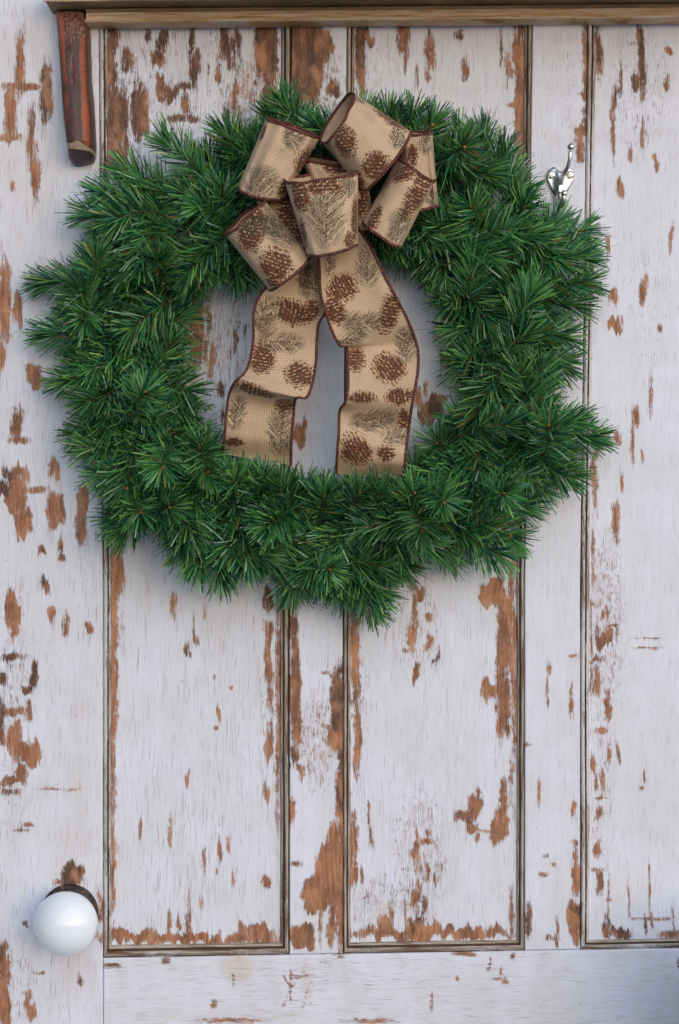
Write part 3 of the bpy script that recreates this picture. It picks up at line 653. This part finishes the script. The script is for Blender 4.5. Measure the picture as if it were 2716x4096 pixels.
# ------------------------------------------------------------------ wreath
S = 2716 / 1568.0                                # display px -> photo px
OUT_TIPS = """690 300 640 195;650 330 620 230;830 290 850 215;890 300 905 235;940 310 965 215;980 320 1015 235;1050 350 1070 275;1150 400 1172 300;1120 330 1100 260
560 370 510 265;590 360 565 290;500 400 470 330;450 400 370 305;360 430 270 370;310 450 200 430;320 500 170 480;250 640 80 640;290 650 180 660;250 760 90 760;250 850 120 880;250 900 160 930;260 960 160 1000
280 1030 165 1020;300 1080 190 1090;320 1120 235 1130;330 1160 240 1200;340 1170 260 1250;440 1180 410 1280;470 1220 450 1330;510 1230 510 1350;570 1240 560 1330;690 1270 670 1390;790 1310 800 1400;800 1300 900 1380;820 1290 870 1410;880 1260 950 1310
980 1230 1050 1290;1080 1230 1190 1290;1090 1200 1220 1240;1150 1160 1240 1160;1180 1080 1290 1140;1190 1030 1340 1100;1200 1040 1330 1060;1210 1010 1395 1000;1200 980 1360 960;1230 820 1340 830;1230 770 1350 770;1220 700 1370 690;1240 650 1385 640;1240 610 1370 580;1250 560 1370 510;1200 480 1240 430;1240 570 1305 478;1180 450 1220 410;1170 410 1190 350"""
IN_TIPS = """560 560 590 660;520 560 560 650;470 600 500 640;400 640 460 690;380 720 450 740;380 800 450 820;380 880 470 900;390 930 470 950;420 1000 490 990;480 1060 550 1030;560 1130 590 1068;640 1150 650 1090;700 1150 710 1082;760 1160 770 1090;840 1160 840 1096;900 1140 900 1086;960 1080 950 1030;1020 1020 980 990;1080 980 1030 940;1130 900 1060 900;1120 820 1020 830;1110 760 1010 740;1100 680 1000 690;1060 600 980 640;1020 560 960 610;960 540 900 600;880 540 870 590"""
sprigs = []   # (base xyz, tip xyz)
def dec(s):
    return [tuple(float(q) for q in it.split()) for ln in s.splitlines() for it in ln.split(';')]
C0 = np.array([755.0, 850.0])
for (bx, by, tx, ty) in dec(OUT_TIPS):
    b = np.array([bx, by]); t_ = np.array([tx, ty]); v = t_ - b; L = np.linalg.norm(v)
    b = b - v / L * 40; t_ = t_ - v / L * 36                     # needles reach beyond the stem's end
    t_ = t_ + v / L * random.uniform(-14, 12)
    sprigs.append((b[0] * S, b[1] * S, random.uniform(.018, .035), t_[0] * S, t_[1] * S, random.uniform(.02, .05)))
for (bx, by, tx, ty) in dec(IN_TIPS):
    b = np.array([bx, by]); t_ = np.array([tx, ty]); v = t_ - b; L = np.linalg.norm(v)
    b = b - v / L * 30; t_ = t_ - v / L * 40
    sprigs.append((b[0] * S, b[1] * S, random.uniform(.012, .03), t_[0] * S, t_[1] * S, random.uniform(.015, .04)))
# ring outline for the inner filling (polar, display px about C0)
ot = np.array([(t_[2] - C0[0], t_[3] - C0[1]) for t_ in dec(OUT_TIPS)]); it_ = np.array([(t_[2] - C0[0], t_[3] - C0[1]) for t_ in dec(IN_TIPS)])
def polar(pts):
    a = np.arctan2(pts[:, 1], pts[:, 0]); r = np.hypot(pts[:, 0], pts[:, 1]); o_ = np.argsort(a); a, r = a[o_], r[o_]
    aa = np.concatenate([a - 2 * np.pi, a, a + 2 * np.pi]); rr = np.concatenate([r] * 3)
    q = np.linspace(-np.pi, np.pi, 181); res = np.interp(q, aa, rr)
    k = np.ones(9) / 9; ext = np.concatenate([res[-9:], res, res[:9]]); res2 = np.convolve(ext, k, 'same')[9:-9]
    return lambda th: np.interp((th + np.pi) % (2 * np.pi) - np.pi, q, res2)
OUTLINE = """600 190;640 175;700 180;750 200;790 230;840 205;870 195;930 210;960 200;1010 190;1020 230;1060 250;1090 225;1150 230;1180 270;1190 320;1200 390;1240 420;1260 470;1290 500;1350 480;1400 500;1385 560;1370 610;1410 650;1380 690;1340 720;1365 770;1340 820;1355 870;1330 910;1300 945;1320 970;1400 955;1420 1010;1400 1060;1360 1100;1350 1140;1290 1120;1240 1150;1200 1190;1240 1240;1230 1280;1180 1320;1110 1320;1040 1330;990 1330;930 1350;940 1380;900 1400;860 1450;800 1410;750 1400;690 1430;640 1370;580 1350;500 1380;440 1340;400 1290;380 1240;350 1280;300 1290;230 1260;215 1170;230 1110;170 1090;130 1000;155 960;150 900;85 910;100 850;80 790;60 740;70 690;30 650;70 620;150 610;180 580;120 540;170 510;140 450;200 430;260 400;310 330;370 290;430 310;460 340;470 290;500 255;560 265;600 290;620 250"""
ol = np.array(dec(OUTLINE)) - C0
ro, ri = polar(ol), polar(it_)
NF = 200
for i in range(NF):
    th = 2 * math.pi * ((i * 0.7548776662) % 1.0)
    Ro, Ri = float(ro(th)), float(ri(th))
    fr = 0.16 + 0.60 * ((i * 0.5698402910) % 1.0)
    r0 = Ri + (Ro - Ri) * fr
    bx, by = C0[0] + r0 * math.cos(th), C0[1] + r0 * math.sin(th)
    L = random.uniform(105, 200)
    sgn = random.choice([-1, 1]); mixr = random.uniform(-.55, 1.2)
    vx = math.cos(th) * mixr - math.sin(th) * sgn * random.uniform(.3, 1); vy = math.sin(th) * mixr + math.cos(th) * sgn * random.uniform(.3, 1)
    n = math.hypot(vx, vy); vx /= n; vy /= n
    rosette = random.random() < .13
    up = random.uniform(.8, 1.0) if rosette else random.uniform(.08, .5)
    fl = math.sqrt(1 - (up * .95) ** 2)
    bx -= vx * L * fl * .3; by -= vy * L * fl * .3
    tx, ty = bx + vx * L * fl, by + vy * L * fl
    def clampband(x, y, mo, mi):
        a2 = math.atan2(y - C0[1], x - C0[0]); rr = math.hypot(x - C0[0], y - C0[1])
        Ro2 = min(float(ro(a2 + e_)) for e_ in (-.06, 0, .06)); Ri2 = max(float(ri(a2 + e_)) for e_ in (-.08, 0, .08))
        rc = min(max(rr, Ri2 + mi), Ro2 - mo)
        return C0[0] + rc * math.cos(a2), C0[1] + rc * math.sin(a2)
    bx, by = clampband(bx, by, 90, 60); tx, ty = clampband(tx, ty, 92, 44)
    d0 = random.uniform(.012, .046)
    d1 = d0 + up * .95 * L * S * K * (1 if rosette else .8)
    if 560 < tx < 1010 and ty < 620: d1 = min(d1, .045); d0 = min(d0, .03)
    if 500 < tx < 960 and 1000 < ty < 1130: d1 = min(max(d1, .05), .066)
    if i < 60: d0 *= .5; d1 = min(d1, .03)
    sprigs.append((bx * S, by * S, d0, tx * S, ty * S, min(d1, .082)))
# extra layers under the bow tails' ends so their cut ends tuck behind needles
for x in range(540, 940, 66):
    sprigs.append((x * S, 1190 * S, .045, (x + random.uniform(-30, 30)) * S, ((1104 if x < 720 else 1128) + random.uniform(-6, 10)) * S, .064))

wreath = empty('wreath', 'round green artificial pine wreath hanging on the white door', 'wreath', P(1290, 1450, 0.03))
WL = np.array(wreath.location)
GREENS = [srgb(128, 176, 98), srgb(92, 156, 88), srgb(66, 132, 88), srgb(34, 90, 66), srgb(82, 140, 72), srgb(22, 62, 52), srgb(152, 188, 158), srgb(56, 122, 102)]
GREENS = np.array(GREENS)
G_W = np.array([.15, .2, .17, .14, .16, .08, .06, .04])

NOUT = len(dec(OUT_TIPS))
def make_sprig(sp, idx):
    edge_ = idx < NOUT * 2.4 or rng.random() < .35
    b = np.array(P(sp[0], sp[1], sp[2])); t_ = np.array(P(sp[3], sp[4], sp[5])); v = t_ - b; L = np.linalg.norm(v)
    ax = v / L
    side = np.cross(ax, [0, -1, 0.2]); side /= np.linalg.norm(side); nrm = np.cross(side, ax)
    bend = rng.uniform(-.14, .14, 2) * L
    def stem(t):
        t = np.asarray(t)[..., None]
        return b + v * t + (side * bend[0] + nrm * bend[1]) * (t * (1 - t) * 2) - np.array([0, 0, 1]) * 0.004 * t * t
    n = int(185 * L / 0.05) + 70
    n = min(n, 480)
    t0 = rng.uniform(0.0, 1.0, n) ** 0.85; t0[: n // 7] = rng.uniform(.93, 1.0, n // 7)
    roll = np.where(rng.random(n) < .5, rng.choice([0, np.pi], n) + rng.normal(0, .55, n), rng.uniform(0, 2 * np.pi, n))
    phi = np.radians(np.interp(t0, [0, .85, 1.0], [54, 42, 22] if edge_ else [64, 52, 30]) + rng.normal(0, 7, n))
    ln = rng.uniform(86, 134, n) * K * np.interp(t0, [0, .9, 1], [1.0, 1.0, .82])
    wd = rng.uniform(4.0, 6.6, n) * K * .5
    base = stem(t0)
    rad = np.cos(roll)[:, None] * side + np.sin(roll)[:, None] * nrm
    dr = ax * np.cos(phi)[:, None] + rad * np.sin(phi)[:, None]
    # a few strays
    stray = rng.random(n) < .05; dr[stray] += rng.normal(0, .42, (stray.sum(), 3)); ln[stray] *= 1.25; wd[stray] *= .55
    dr /= np.linalg.norm(dr, axis=1)[:, None]
    cur = rng.normal(0, 1, (n, 3)); cur -= dr * (cur * dr).sum(1)[:, None]; cur = cur * .055 + ax * rng.uniform(-.02, .16, n)[:, None] + np.array([0, 0, -.03])
    wv = np.cross(dr, rad + rng.normal(0, .55, (n, 3))); wv /= np.linalg.norm(wv, axis=1)[:, None]
    segs = np.array([0, .34, .68, 1.0]); V = np.zeros((n, 4, 2, 3)); tw = rng.normal(0, .5, n)
    nb_ = np.cross(dr, wv)
    for k, s_ in enumerate(segs):
        c = base + dr * (ln * s_)[:, None] + cur * (ln * s_ * s_)[:, None]
        ww = (wv * np.cos(tw * s_)[:, None] + nb_ * np.sin(tw * s_)[:, None]) * (wd * [0.5, 1.0, 1.0, .72][k])[:, None]
        V[:, k, 0] = c - ww; V[:, k, 1] = c + ww
    # nothing pushes through the door
    V[..., 1] = np.minimum(V[..., 1], -0.0015)
    q = np.arange(n)[:, None, None] * 8 + np.arange(3)[None, :, None] * 2
    F_ = np.concatenate([q, q + 1, q + 3, q + 2], -1).reshape(-1, 4)
    ci = rng.choice(len(GREENS), n, p=G_W); tone = rng.uniform(.7, 1.15) * rng.uniform(.75, 1.25, n)
    c = GREENS[ci].copy(); c[:, :3] *= tone[:, None]; old = rng.random(n) < .012; c[old, :3] = srgb(150, 120, 70)[:3]
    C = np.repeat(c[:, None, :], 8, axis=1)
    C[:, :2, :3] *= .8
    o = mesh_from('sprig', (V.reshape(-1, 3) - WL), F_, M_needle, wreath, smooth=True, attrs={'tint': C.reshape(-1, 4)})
    pts = [tuple(stem(x) - WL) for x in (0, .25, .5, .75, 1.0)]
    e = (stem(1.0) - stem(.9)); e = e / np.linalg.norm(e)
    Vt, Ft = tube(pts, [.0012, .0011, .0010, .0009, .0009], 5)
    nf = len(Ft)
    tip0 = stem(1.0) - WL; Vb_, Fb_ = tube([tip0, tip0 + e * .0018, tip0 + e * .003], [.0012, .0016, .0010], 6)
    off = len(Vt); Vt = Vt + Vb_; Ft = Ft + [tuple(a_ + off for a_ in f) for f in Fb_]
    tw_ = pymesh('twig', Vt, Ft, [M_twig, M_bud], o)
    tw_.data.polygons.foreach_set('material_index', [0] * nf + [1] * (len(Ft) - nf))
for i, sp in enumerate(sprigs): make_sprig(sp, i * 2.4)
# wire ring carrying the sprigs
ring = []
for k in range(97):
    th = 2 * math.pi * k / 96; r0 = (float(ro(th)) * .45 + float(ri(th)) * .55)
    ring.append(np.array(P((C0[0] + r0 * math.cos(th)) * S, (C0[1] + r0 * math.sin(th)) * S, .02)) - WL)
Vt, Ft = tube(ring, .004, 8, cap=False); pymesh('wire_ring', Vt, Ft, M_twig, wreath)

# ------------------------------------------------------------------ ribbon
bow = empty('bow', 'tan burlap ribbon bow printed with pinecones and maroon edges on the wreath', 'bow', P(1290, 820, 0.06))
BL = np.array(bow.location)
BASE = np.array(srgb(203, 176, 148)[:3])
def motif_cone(a, b, hw, hh, sd):
    """a: across, b: along (px). returns rgb, mask, glitter"""
    r = (a / hw) ** 2 + (b / hh) ** 2
    n = vn(a / 7, b / 7, sd)
    p = 21.0
    row = np.floor(b / (p * .66)); xx = a / p + .5 * (row % 2) + (hsh(row, row * 0, sd) - .5) * .25; cxx = np.floor(xx)
    fx = xx - cxx - .5; fy = b / (p * .66) - row - .5
    k = hsh(cxx, row, sd)
    dia = np.abs(fx) * 1.15 + np.abs(fy + .28 * (1 - 4 * fx * fx)) * .9        # scale: a flat lens, its lip at the top
    brown = np.array(srgb(128, 66, 36)[:3]); darkc = np.array(srgb(66, 36, 32)[:3]); light = np.array(srgb(196, 150, 108)[:3]); mid = np.array(srgb(98, 50, 32)[:3])
    c = np.where((k > .45)[..., None], brown, mid)
    c = np.where((dia > .46)[..., None], darkc, c)
    lip = (fy < -.12) & (fy > -.42) & (np.abs(fx) < .36) & (k < .62)
    c = np.where(lip[..., None], light * (.75 + .5 * k[..., None]), c)
    edge = r > (.42 + .2 * k)
    m = ((r + (n - .5) * .5) < 1.0) & ~(edge & (dia > .60)); m = m & ~((r > .86) & (k < .4))
    g = np.where(lip, .95, .22) * (k > .12)
    return c, m.astype(float), g
def motif_pine(a, b, hw, hh, sd):
    r = (a / hw) ** 2 + (b / hh) ** 2
    sg = np.sign(a)
    q = b + np.abs(a) * (.95 + .25 * sg * 0) + (vn(a / 18, b / 18, sd) - .5) * 12 + sg * 3
    q2 = b + np.abs(a) * 1.7 + (vn(a / 14 + 5, b / 14, sd + 1) - .5) * 12
    def strokes(qq, sp_, wd_, s0):
        cell = np.floor(qq / sp_); f = qq / sp_ - cell; kk = hsh(cell, sg, s0)
        return (f < wd_) & (kk > .18) & (np.abs(a) < hw * (.5 + .65 * hsh(cell, sg, s0 + 3))), kk
    o1, k1 = strokes(q, 11.0, .50, sd); o2, k2 = strokes(q2, 13.0, .32, sd + 9)
    on = (o1 | (o2 & (k2 > .4))) & (r < 1.2)
    stem = (np.abs(a) < 3.0) & (np.abs(b) < hh * .9)
    dk = np.array(srgb(16, 26, 26)[:3]); gr = np.array(srgb(34, 56, 42)[:3])
    c = np.where(((k1 > .55) & o1)[..., None], dk, gr); c = np.where(stem[..., None], np.array(srgb(64, 46, 38)[:3]), c)
    m = np.where(on, .9, 0) * np.clip(1.5 - r, .35, 1) + np.where(~on & (r < .5), .16, 0); m = np.maximum(m, stem * .75)
    return c, m, np.where((r < .7) & (np.abs(a) < 10), .42, .08)

def ribbon_piece(name, A, B, depthA, depthB, bulge, motifs, nv=76, closed=False, fr=None):
    """A, B: (n,2) px outlines of the two wired edges; depth arrays; lofted cloth with print baked as vertex colour"""
    n = len(A)
    v = np.linspace(0, 1, nv)
    PX = A[:, 0][:, None] * (1 - v) + B[:, 0][:, None] * v; PY = A[:, 1][:, None] * (1 - v) + B[:, 1][:, None] * v
    DD = depthA[:, None] * (1 - v) + depthB[:, None] * v + bulge[:, None] * (4 * v * (1 - v))
    if fr is not None: PX, PY, DD = fr(PX, PY, DD, np.linspace(0, 1, n)[:, None], v[None, :])
    ss = np.arange(n)[:, None] / n * (2 * np.pi)
    DD = DD + (vn(np.cos(ss) * 3 + v * 2.2 + 9, np.sin(ss) * 3 + v * 1.3 + 9, n % 7 + len(motifs)) - .5) * .0028
    DD = DD + (vn(v * 4.5 + 3 + 0 * ss, np.sin(ss) * 1.6 + 4, len(motifs) + 2) - .5) * .003 * np.minimum(1, 4 * v * (1 - v) + .3)
    W = PA(PX, PY, DD)
    du = np.linalg.norm(np.diff(W, axis=0), axis=2).mean(1); U = np.concatenate([[0], np.cumsum(du)])
    dvv = np.linalg.norm(np.diff(W, axis=1), axis=2).mean(0); Vv = np.concatenate([[0], np.cumsum(dvv)])
    UU, VV = np.meshgrid(U, Vv, indexing='ij')
    colr = np.empty(PX.shape + (4,)); colr[..., :3] = BASE * (0.94 + .12 * vn(UU / K / 40, VV / K / 40, 4))[..., None]; colr[..., 3] = 0.0
    front = DD
    for mi, (kind, mx, my, w, h, ang) in enumerate(motifs):
        dist = (PX - mx) ** 2 + (PY - my) ** 2 + np.where(closed, np.maximum(0, np.median(DD) - DD) * 1e6, 0)
        i, j = np.unravel_index(np.argmin(dist), dist.shape)
        i0, i1 = max(i - 2, 0), min(i + 2, n - 1); j0, j1 = max(j - 2, 0), min(j + 2, nv - 1)
        # local map from cloth metres to picture pixels, so that print lies flat on the cloth
        J = np.array([[(PX[i1, j] - PX[i0, j]) / (U[i1] - U[i0]), (PX[i, j1] - PX[i, j0]) / (Vv[j1] - Vv[j0])],
                      [(PY[i1, j] - PY[i0, j]) / (U[i1] - U[i0]), (PY[i, j1] - PY[i, j0]) / (Vv[j1] - Vv[j0])]])
        for c_ in range(2):
            nn = np.linalg.norm(J[:, c_]); J[:, c_] *= (1 / K) / max(nn, 1e-6)
        eu, ev = UU - U[i] , VV - Vv[j]
        if closed:
            tot = U[-1]; eu = (eu + tot / 2) % tot - tot / 2
        dx = J[0, 0] * eu + J[0, 1] * ev + (PX[i, j] - mx) * 1.0; dy = J[1, 0] * eu + J[1, 1] * ev + (PY[i, j] - my) * 1.0
        ca, sa = math.cos(R(ang)), math.sin(R(ang)); a_, b_ = dx * ca + dy * sa, -dx * sa + dy * ca
        c, m, g = (motif_cone if kind == 'c' else motif_pine)(a_, b_, w / 2 * (1.16 if kind == 'c' else 1.05), h / 2 * (1.16 if kind == 'c' else 1.05), mi * 3 + len(name) + n % 17)
        colr[..., :3] = colr[..., :3] * (1 - m[..., None]) + c * m[..., None]
        colr[..., 3] = np.maximum(colr[..., 3], g * (m > .1))
    o = mesh_from(name, W.reshape(-1, 3) - BL, grid_faces(n, nv), M_ribbon, bow, uv=np.stack([UU, VV], -1).reshape(-1, 2), attrs={'print': colr.reshape(-1, 4)})
    for k in (0, nv - 1):
        pts = W[:, k] - BL; pts = pts + 0.0
        ns = 7; tt_ = np.gradient(pts, axis=0); tt_ /= np.linalg.norm(tt_, axis=1)[:, None] + 1e-9
        inn = (W[:, 1] - W[:, 0]) if k == 0 else (W[:, -1] - W[:, -2]); inn = inn / (np.linalg.norm(inn, axis=1)[:, None] + 1e-9)
        nn = np.cross(tt_, inn); nn /= np.linalg.norm(nn, axis=1)[:, None] + 1e-9; bb = np.cross(nn, tt_)
        an = np.linspace(0, 2 * np.pi, ns + 1)
        VT = pts[:, None] + (bb[:, None] * np.cos(an)[None, :, None] * 6.0 + nn[:, None] * np.sin(an)[None, :, None] * 4.2) * K
        uvt = np.stack(np.broadcast_arrays(U[:, None], (an / (2 * np.pi))[None, :]), -1)
        mesh_from('edging', VT.reshape(-1, 3), grid_faces(n, ns + 1), M_edge, o, uv=uvt.reshape(-1, 2))
    return o

fA = 920 / 1518.0; fA = 950 / 1568.0
def a_(x, y): return np.array([850 + x * fA, 330 + y * fA])
def ma(lst): return [(k, 850 + x * fA, 330 + y * fA, w * fA, h * fA, an) for (k, x, y, w, h, an) in lst]
def loop(Ca, Ua, Va, Cb, Ub, Vb_, d0, rho, bulge, motifs, n=230, tiltd=0.0, sq=0.82):
    ph = np.linspace(-np.pi / 2, 1.5 * np.pi, n)
    c = np.sign(np.cos(ph)) * np.abs(np.cos(ph)) ** sq; s = np.sign(np.sin(ph)) * np.abs(np.sin(ph)) ** sq
    Ca, Ua, Va, Cb, Ub, Vb_ = [np.array(q, float) for q in (Ca, Ua, Va, Cb, Ub, Vb_)]
    A = np.array([850, 330]) + fA * (Ca + c[:, None] * Ua + s[:, None] * Va)
    B = np.array([850, 330]) + fA * (Cb + c[:, None] * Ub + s[:, None] * Vb_)
    dA = d0 + rho * s + tiltd; dB = d0 + rho * s - tiltd
    sd_ = int(Ca[0]) % 13 + 1
    w_ = lambda k, a: (vn(np.cos(ph) * 2.1 + 5 + k, np.sin(ph) * 2.1 + 5 + k * 3, sd_ + k) - .5) * a
    A = A + np.stack([w_(1, 9), w_(2, 9)], -1); B = B + np.stack([w_(3, 9), w_(4, 9)], -1)
    crump = w_(6, .006)
    return ribbon_piece('loop', A, B, dA + crump, dB + crump, bulge * s, ma(motifs), closed=True)

# far right loop (behind)
loop((1340, 335), (112, -4), (0, 8), (1390, 822), (104, -12), (0, 12), .070, .014, .0, [('p', 1405, 400, 120, 140, 10), ('p', 1450, 760, 110, 120, -20), ('c', 1320, 480, 70, 130, 0)])
# upper left
loop((535, 300), (172, 62), (-4, 12), (330, 720), (152, 34), (-10, 46), .082, .020, .003, [('c', 600, 530, 190, 200, 70), ('p', 540, 350, 260, 130, 110), ('p', 320, 660, 260, 190, 10), ('c', 330, 330, 60, 120, 0), ('c', 470, 700, 90, 100, 0)])
# top
loop((825, 235), (100, -158), (34, 24), (1150, 515), (155, -190), (26, 22), .092, .026, .005, [('c', 870, 390, 160, 230, -8), ('c', 1180, 250, 150, 250, -50), ('c', 1075, 550, 170, 170, 10), ('p', 1220, 370, 120, 130, 20), ('p', 820, 520, 110, 160, -20), ('c', 960, 640, 120, 120, 0), ('p', 960, 110, 130, 90, 90)])
# right middle
loop((1345, 575), (118, 78), (6, 10), (1120, 1005), (120, 82), (-6, 14), .088, .020, .003, [('c', 1330, 770, 140, 280, 28), ('c', 1260, 590, 200, 120, -10), ('p', 1230, 960, 190, 220, 10), ('p', 1110, 690, 150, 150, 60), ('c', 1060, 900, 110, 200, 20), ('c', 1390, 640, 130, 120, 30)])
# lower left
loop((215, 890), (132, -112), (10, 14), (515, 1262), (136, -112), (8, 12), .090, .022, .004, [('c', 245, 1010, 150, 240, 8), ('c', 415, 1210, 210, 210, 20), ('p', 430, 950, 210, 330, -35), ('c', 300, 880, 130, 110, 40), ('p', 590, 1050, 120, 240, -40), ('c', 400, 1320, 110, 90, 0)])
# centre, small and nearest
loop((722, 622), (242, -28), (0, 26), (795, 1105), (166, -36), (4, 16), .106, .024, .002, [('p', 755, 830, 270, 440, 2), ('c', 570, 740, 130, 230, -8), ('c', 945, 900, 100, 330, 5), ('p', 900, 680, 130, 160, 0), ('c', 735, 690, 200, 90, 0), ('c', 600, 1000, 90, 170, 0), ('c', 910, 1050, 110, 120, 0)])
# gathered ribbon of the knot, behind and between the loops
loop((430, 760), (150, -10), (0, 10), (600, 1080), (110, -30), (0, 10), .072, .012, .0, [('c', 500, 880, 130, 260, 0), ('c', 540, 1000, 120, 160, 0)])
loop((760, 520), (170, 20), (0, 16), (830, 760), (150, 20), (0, 10), .076, .014, .0, [('c', 800, 560, 120, 100, 0)])
loop((960, 640), (60, -30), (0, 6), (1010, 980), (60, -10), (0, 6), .068, .012, .0, [('c', 980, 760, 120, 260, 0)])

# two tails
fB = 900 / 1568.0
def tail(Lp, Rp, dpt, motifs, tw):
    Lp = np.array(Lp, float); Rp = np.array(Rp, float)
    def arc(p, n=330):
        # Catmull-Rom through the points
        q = np.vstack([2 * p[0] - p[1], p, 2 * p[-1] - p[-2]]); out_ = []
        N = len(p) - 1
        for t in np.linspace(0, N - 1e-6, n):
            i = int(t); f = t - i; p0, p1, p2, p3 = q[i], q[i + 1], q[i + 2], q[i + 3]
            out_.append(.5 * ((2 * p1) + (-p0 + p2) * f + (2 * p0 - 5 * p1 + 4 * p2 - p3) * f * f + (-p0 + 3 * p1 - 3 * p2 + p3) * f ** 3))
        return np.array(out_)
    A, B = arc(Lp), arc(Rp)
    A = A * fB + [850, 1000]; B = B * fB + [850, 1000]
    s = np.linspace(0, 1, len(A))
    ds = np.interp(s, [q[0] for q in dpt], [q[1] for q in dpt]); dt = np.interp(s, [q[0] for q in dpt], [q[2] for q in dpt])
    k = np.hanning(25); k /= k.sum()
    sm = lambda a: np.convolve(np.pad(a, 12, mode='edge'), k, 'valid')
    ds, dt = sm(ds), sm(dt)
    mo = [(k_, 850 + x * fB, 1000 + y * fB, w * fB, h * fB, an) for (k_, x, y, w, h, an) in motifs]
    return ribbon_piece('tail', A, B, ds, dt, (vn(s * 7, s * 0, tw) - .5) * .006, mo, nv=84)
tail([(560, -60), (470, 100), (400, 235), (340, 300), (292, 410), (284, 520), (284, 640), (256, 790), (215, 868), (165, 910), (118, 1000), (96, 1150), (84, 1290), (70, 1420)],
     [(700, -160), (740, 20), (752, 180), (762, 320), (782, 430), (738, 520), (726, 650), (720, 790), (698, 920), (655, 1028), (580, 1036), (562, 1180), (550, 1330), (545, 1500)],
     [(0, .075, .072), (.18, .078, .074), (.34, .074, .068), (.46, .064, .058), (.56, .070, .068), (.66, .084, .080), (.72, .078, .088), (.76, .062, .086), (.80, .056, .060), (.86, .062, .060), (.93, .058, .056), (1, .04, .04)],
     [('c', 570, 440, 180, 250, -75), ('c', 350, 770, 160, 240, 12), ('c', 610, 870, 180, 190, -25), ('p', 660, 190, 200, 210, -40), ('p', 350, 450, 190, 240, 15), ('p', 470, 640, 180, 300, 95), ('c', 300, 985, 120, 230, -60), ('c', 500, 1075, 120, 120, 0), ('p', 170, 1120, 130, 260, 10), ('p', 480, 1270, 200, 330, 5), ('c', 150, 1340, 120, 80, 0), ('p', 640, 180, 120, 260, 0), ('c', 700, 420, 100, 160, 0)], 3)
tail([(720, -60), (745, 120), (752, 290), (790, 440), (840, 580), (888, 665), (936, 685), (944, 820), (944, 960), (925, 1060), (886, 1125), (880, 1280), (870, 1400), (862, 1560)],
     [(1010, -160), (1110, -10), (1198, 180), (1285, 340), (1352, 470), (1405, 600), (1434, 720), (1428, 870), (1402, 1010), (1382, 1140), (1362, 1290), (1348, 1400), (1340, 1500), (1330, 1600)],
     [(0, .085, .080), (.2, .082, .078), (.34, .074, .068), (.42, .062, .058), (.48, .056, .062), (.56, .070, .070), (.66, .074, .070), (.73, .064, .058), (.78, .054, .056), (.86, .064, .062), (.93, .060, .058), (1, .04, .04)],
     [('c', 900, 260, 190, 220, 60), ('p', 1080, 110, 180, 250, 5), ('c', 1240, 430, 130, 290, 12), ('c', 850, 420, 130, 200, -20), ('p', 1050, 510, 170, 250, 85), ('p', 960, 620, 120, 190, 80), ('c', 1000, 760, 120, 190, 0), ('c', 1230, 820, 230, 210, 60), ('p', 1350, 660, 160, 220, -10), ('c', 1040, 1030, 90, 210, 85), ('c', 1300, 1020, 110, 190, 85), ('p', 1120, 1180, 190, 330, 75), ('c', 1000, 1400, 230, 200, 60), ('p', 1290, 1300, 170, 200, 70), ('c', 1330, 1170, 80, 130, 0), ('p', 820, 90, 110, 180, 10), ('c', 1210, 1420, 120, 120, 0)], 5)

# ------------------------------------------------------------------ unseen ground sheet, added only to bounce light up
g = pymesh('ground', [(-60, -60, -1.35), (60, -60, -1.35), (60, 60, -1.35), (-60, 60, -1.35)], [(0, 1, 2, 3)], M_ground)
g['kind'] = 'structure'

# ------------------------------------------------------------------ unseen post, added right of the frame only to cast soft shade at lower right
post = empty('shade_post', 'unseen white post with a round top, added to shade the lower right of the door', 'post', (0.359, -0.125, -1.35))
lathe('shade_post_ball', [(0.022, 0.0)] + [(max(.022, 0.078 * math.sin(a)), 0.080 - 0.078 * math.cos(a)) for a in np.linspace(.3, math.pi, 28)], (0, 0, 0.862), M_paint, post, 48, (0, 0, 1))
lathe('shade_post_shaft', [(0.07, 0), (0.07, 0.12), (0.055, 0.14), (0.05, 0.4), (0.056, 0.7), (0.072, 0.76), (0.074, 0.80), (0.055, 0.84), (0.022, 0.865)], (0, 0, 0), M_paint, post, 48, (0, 0, 1))
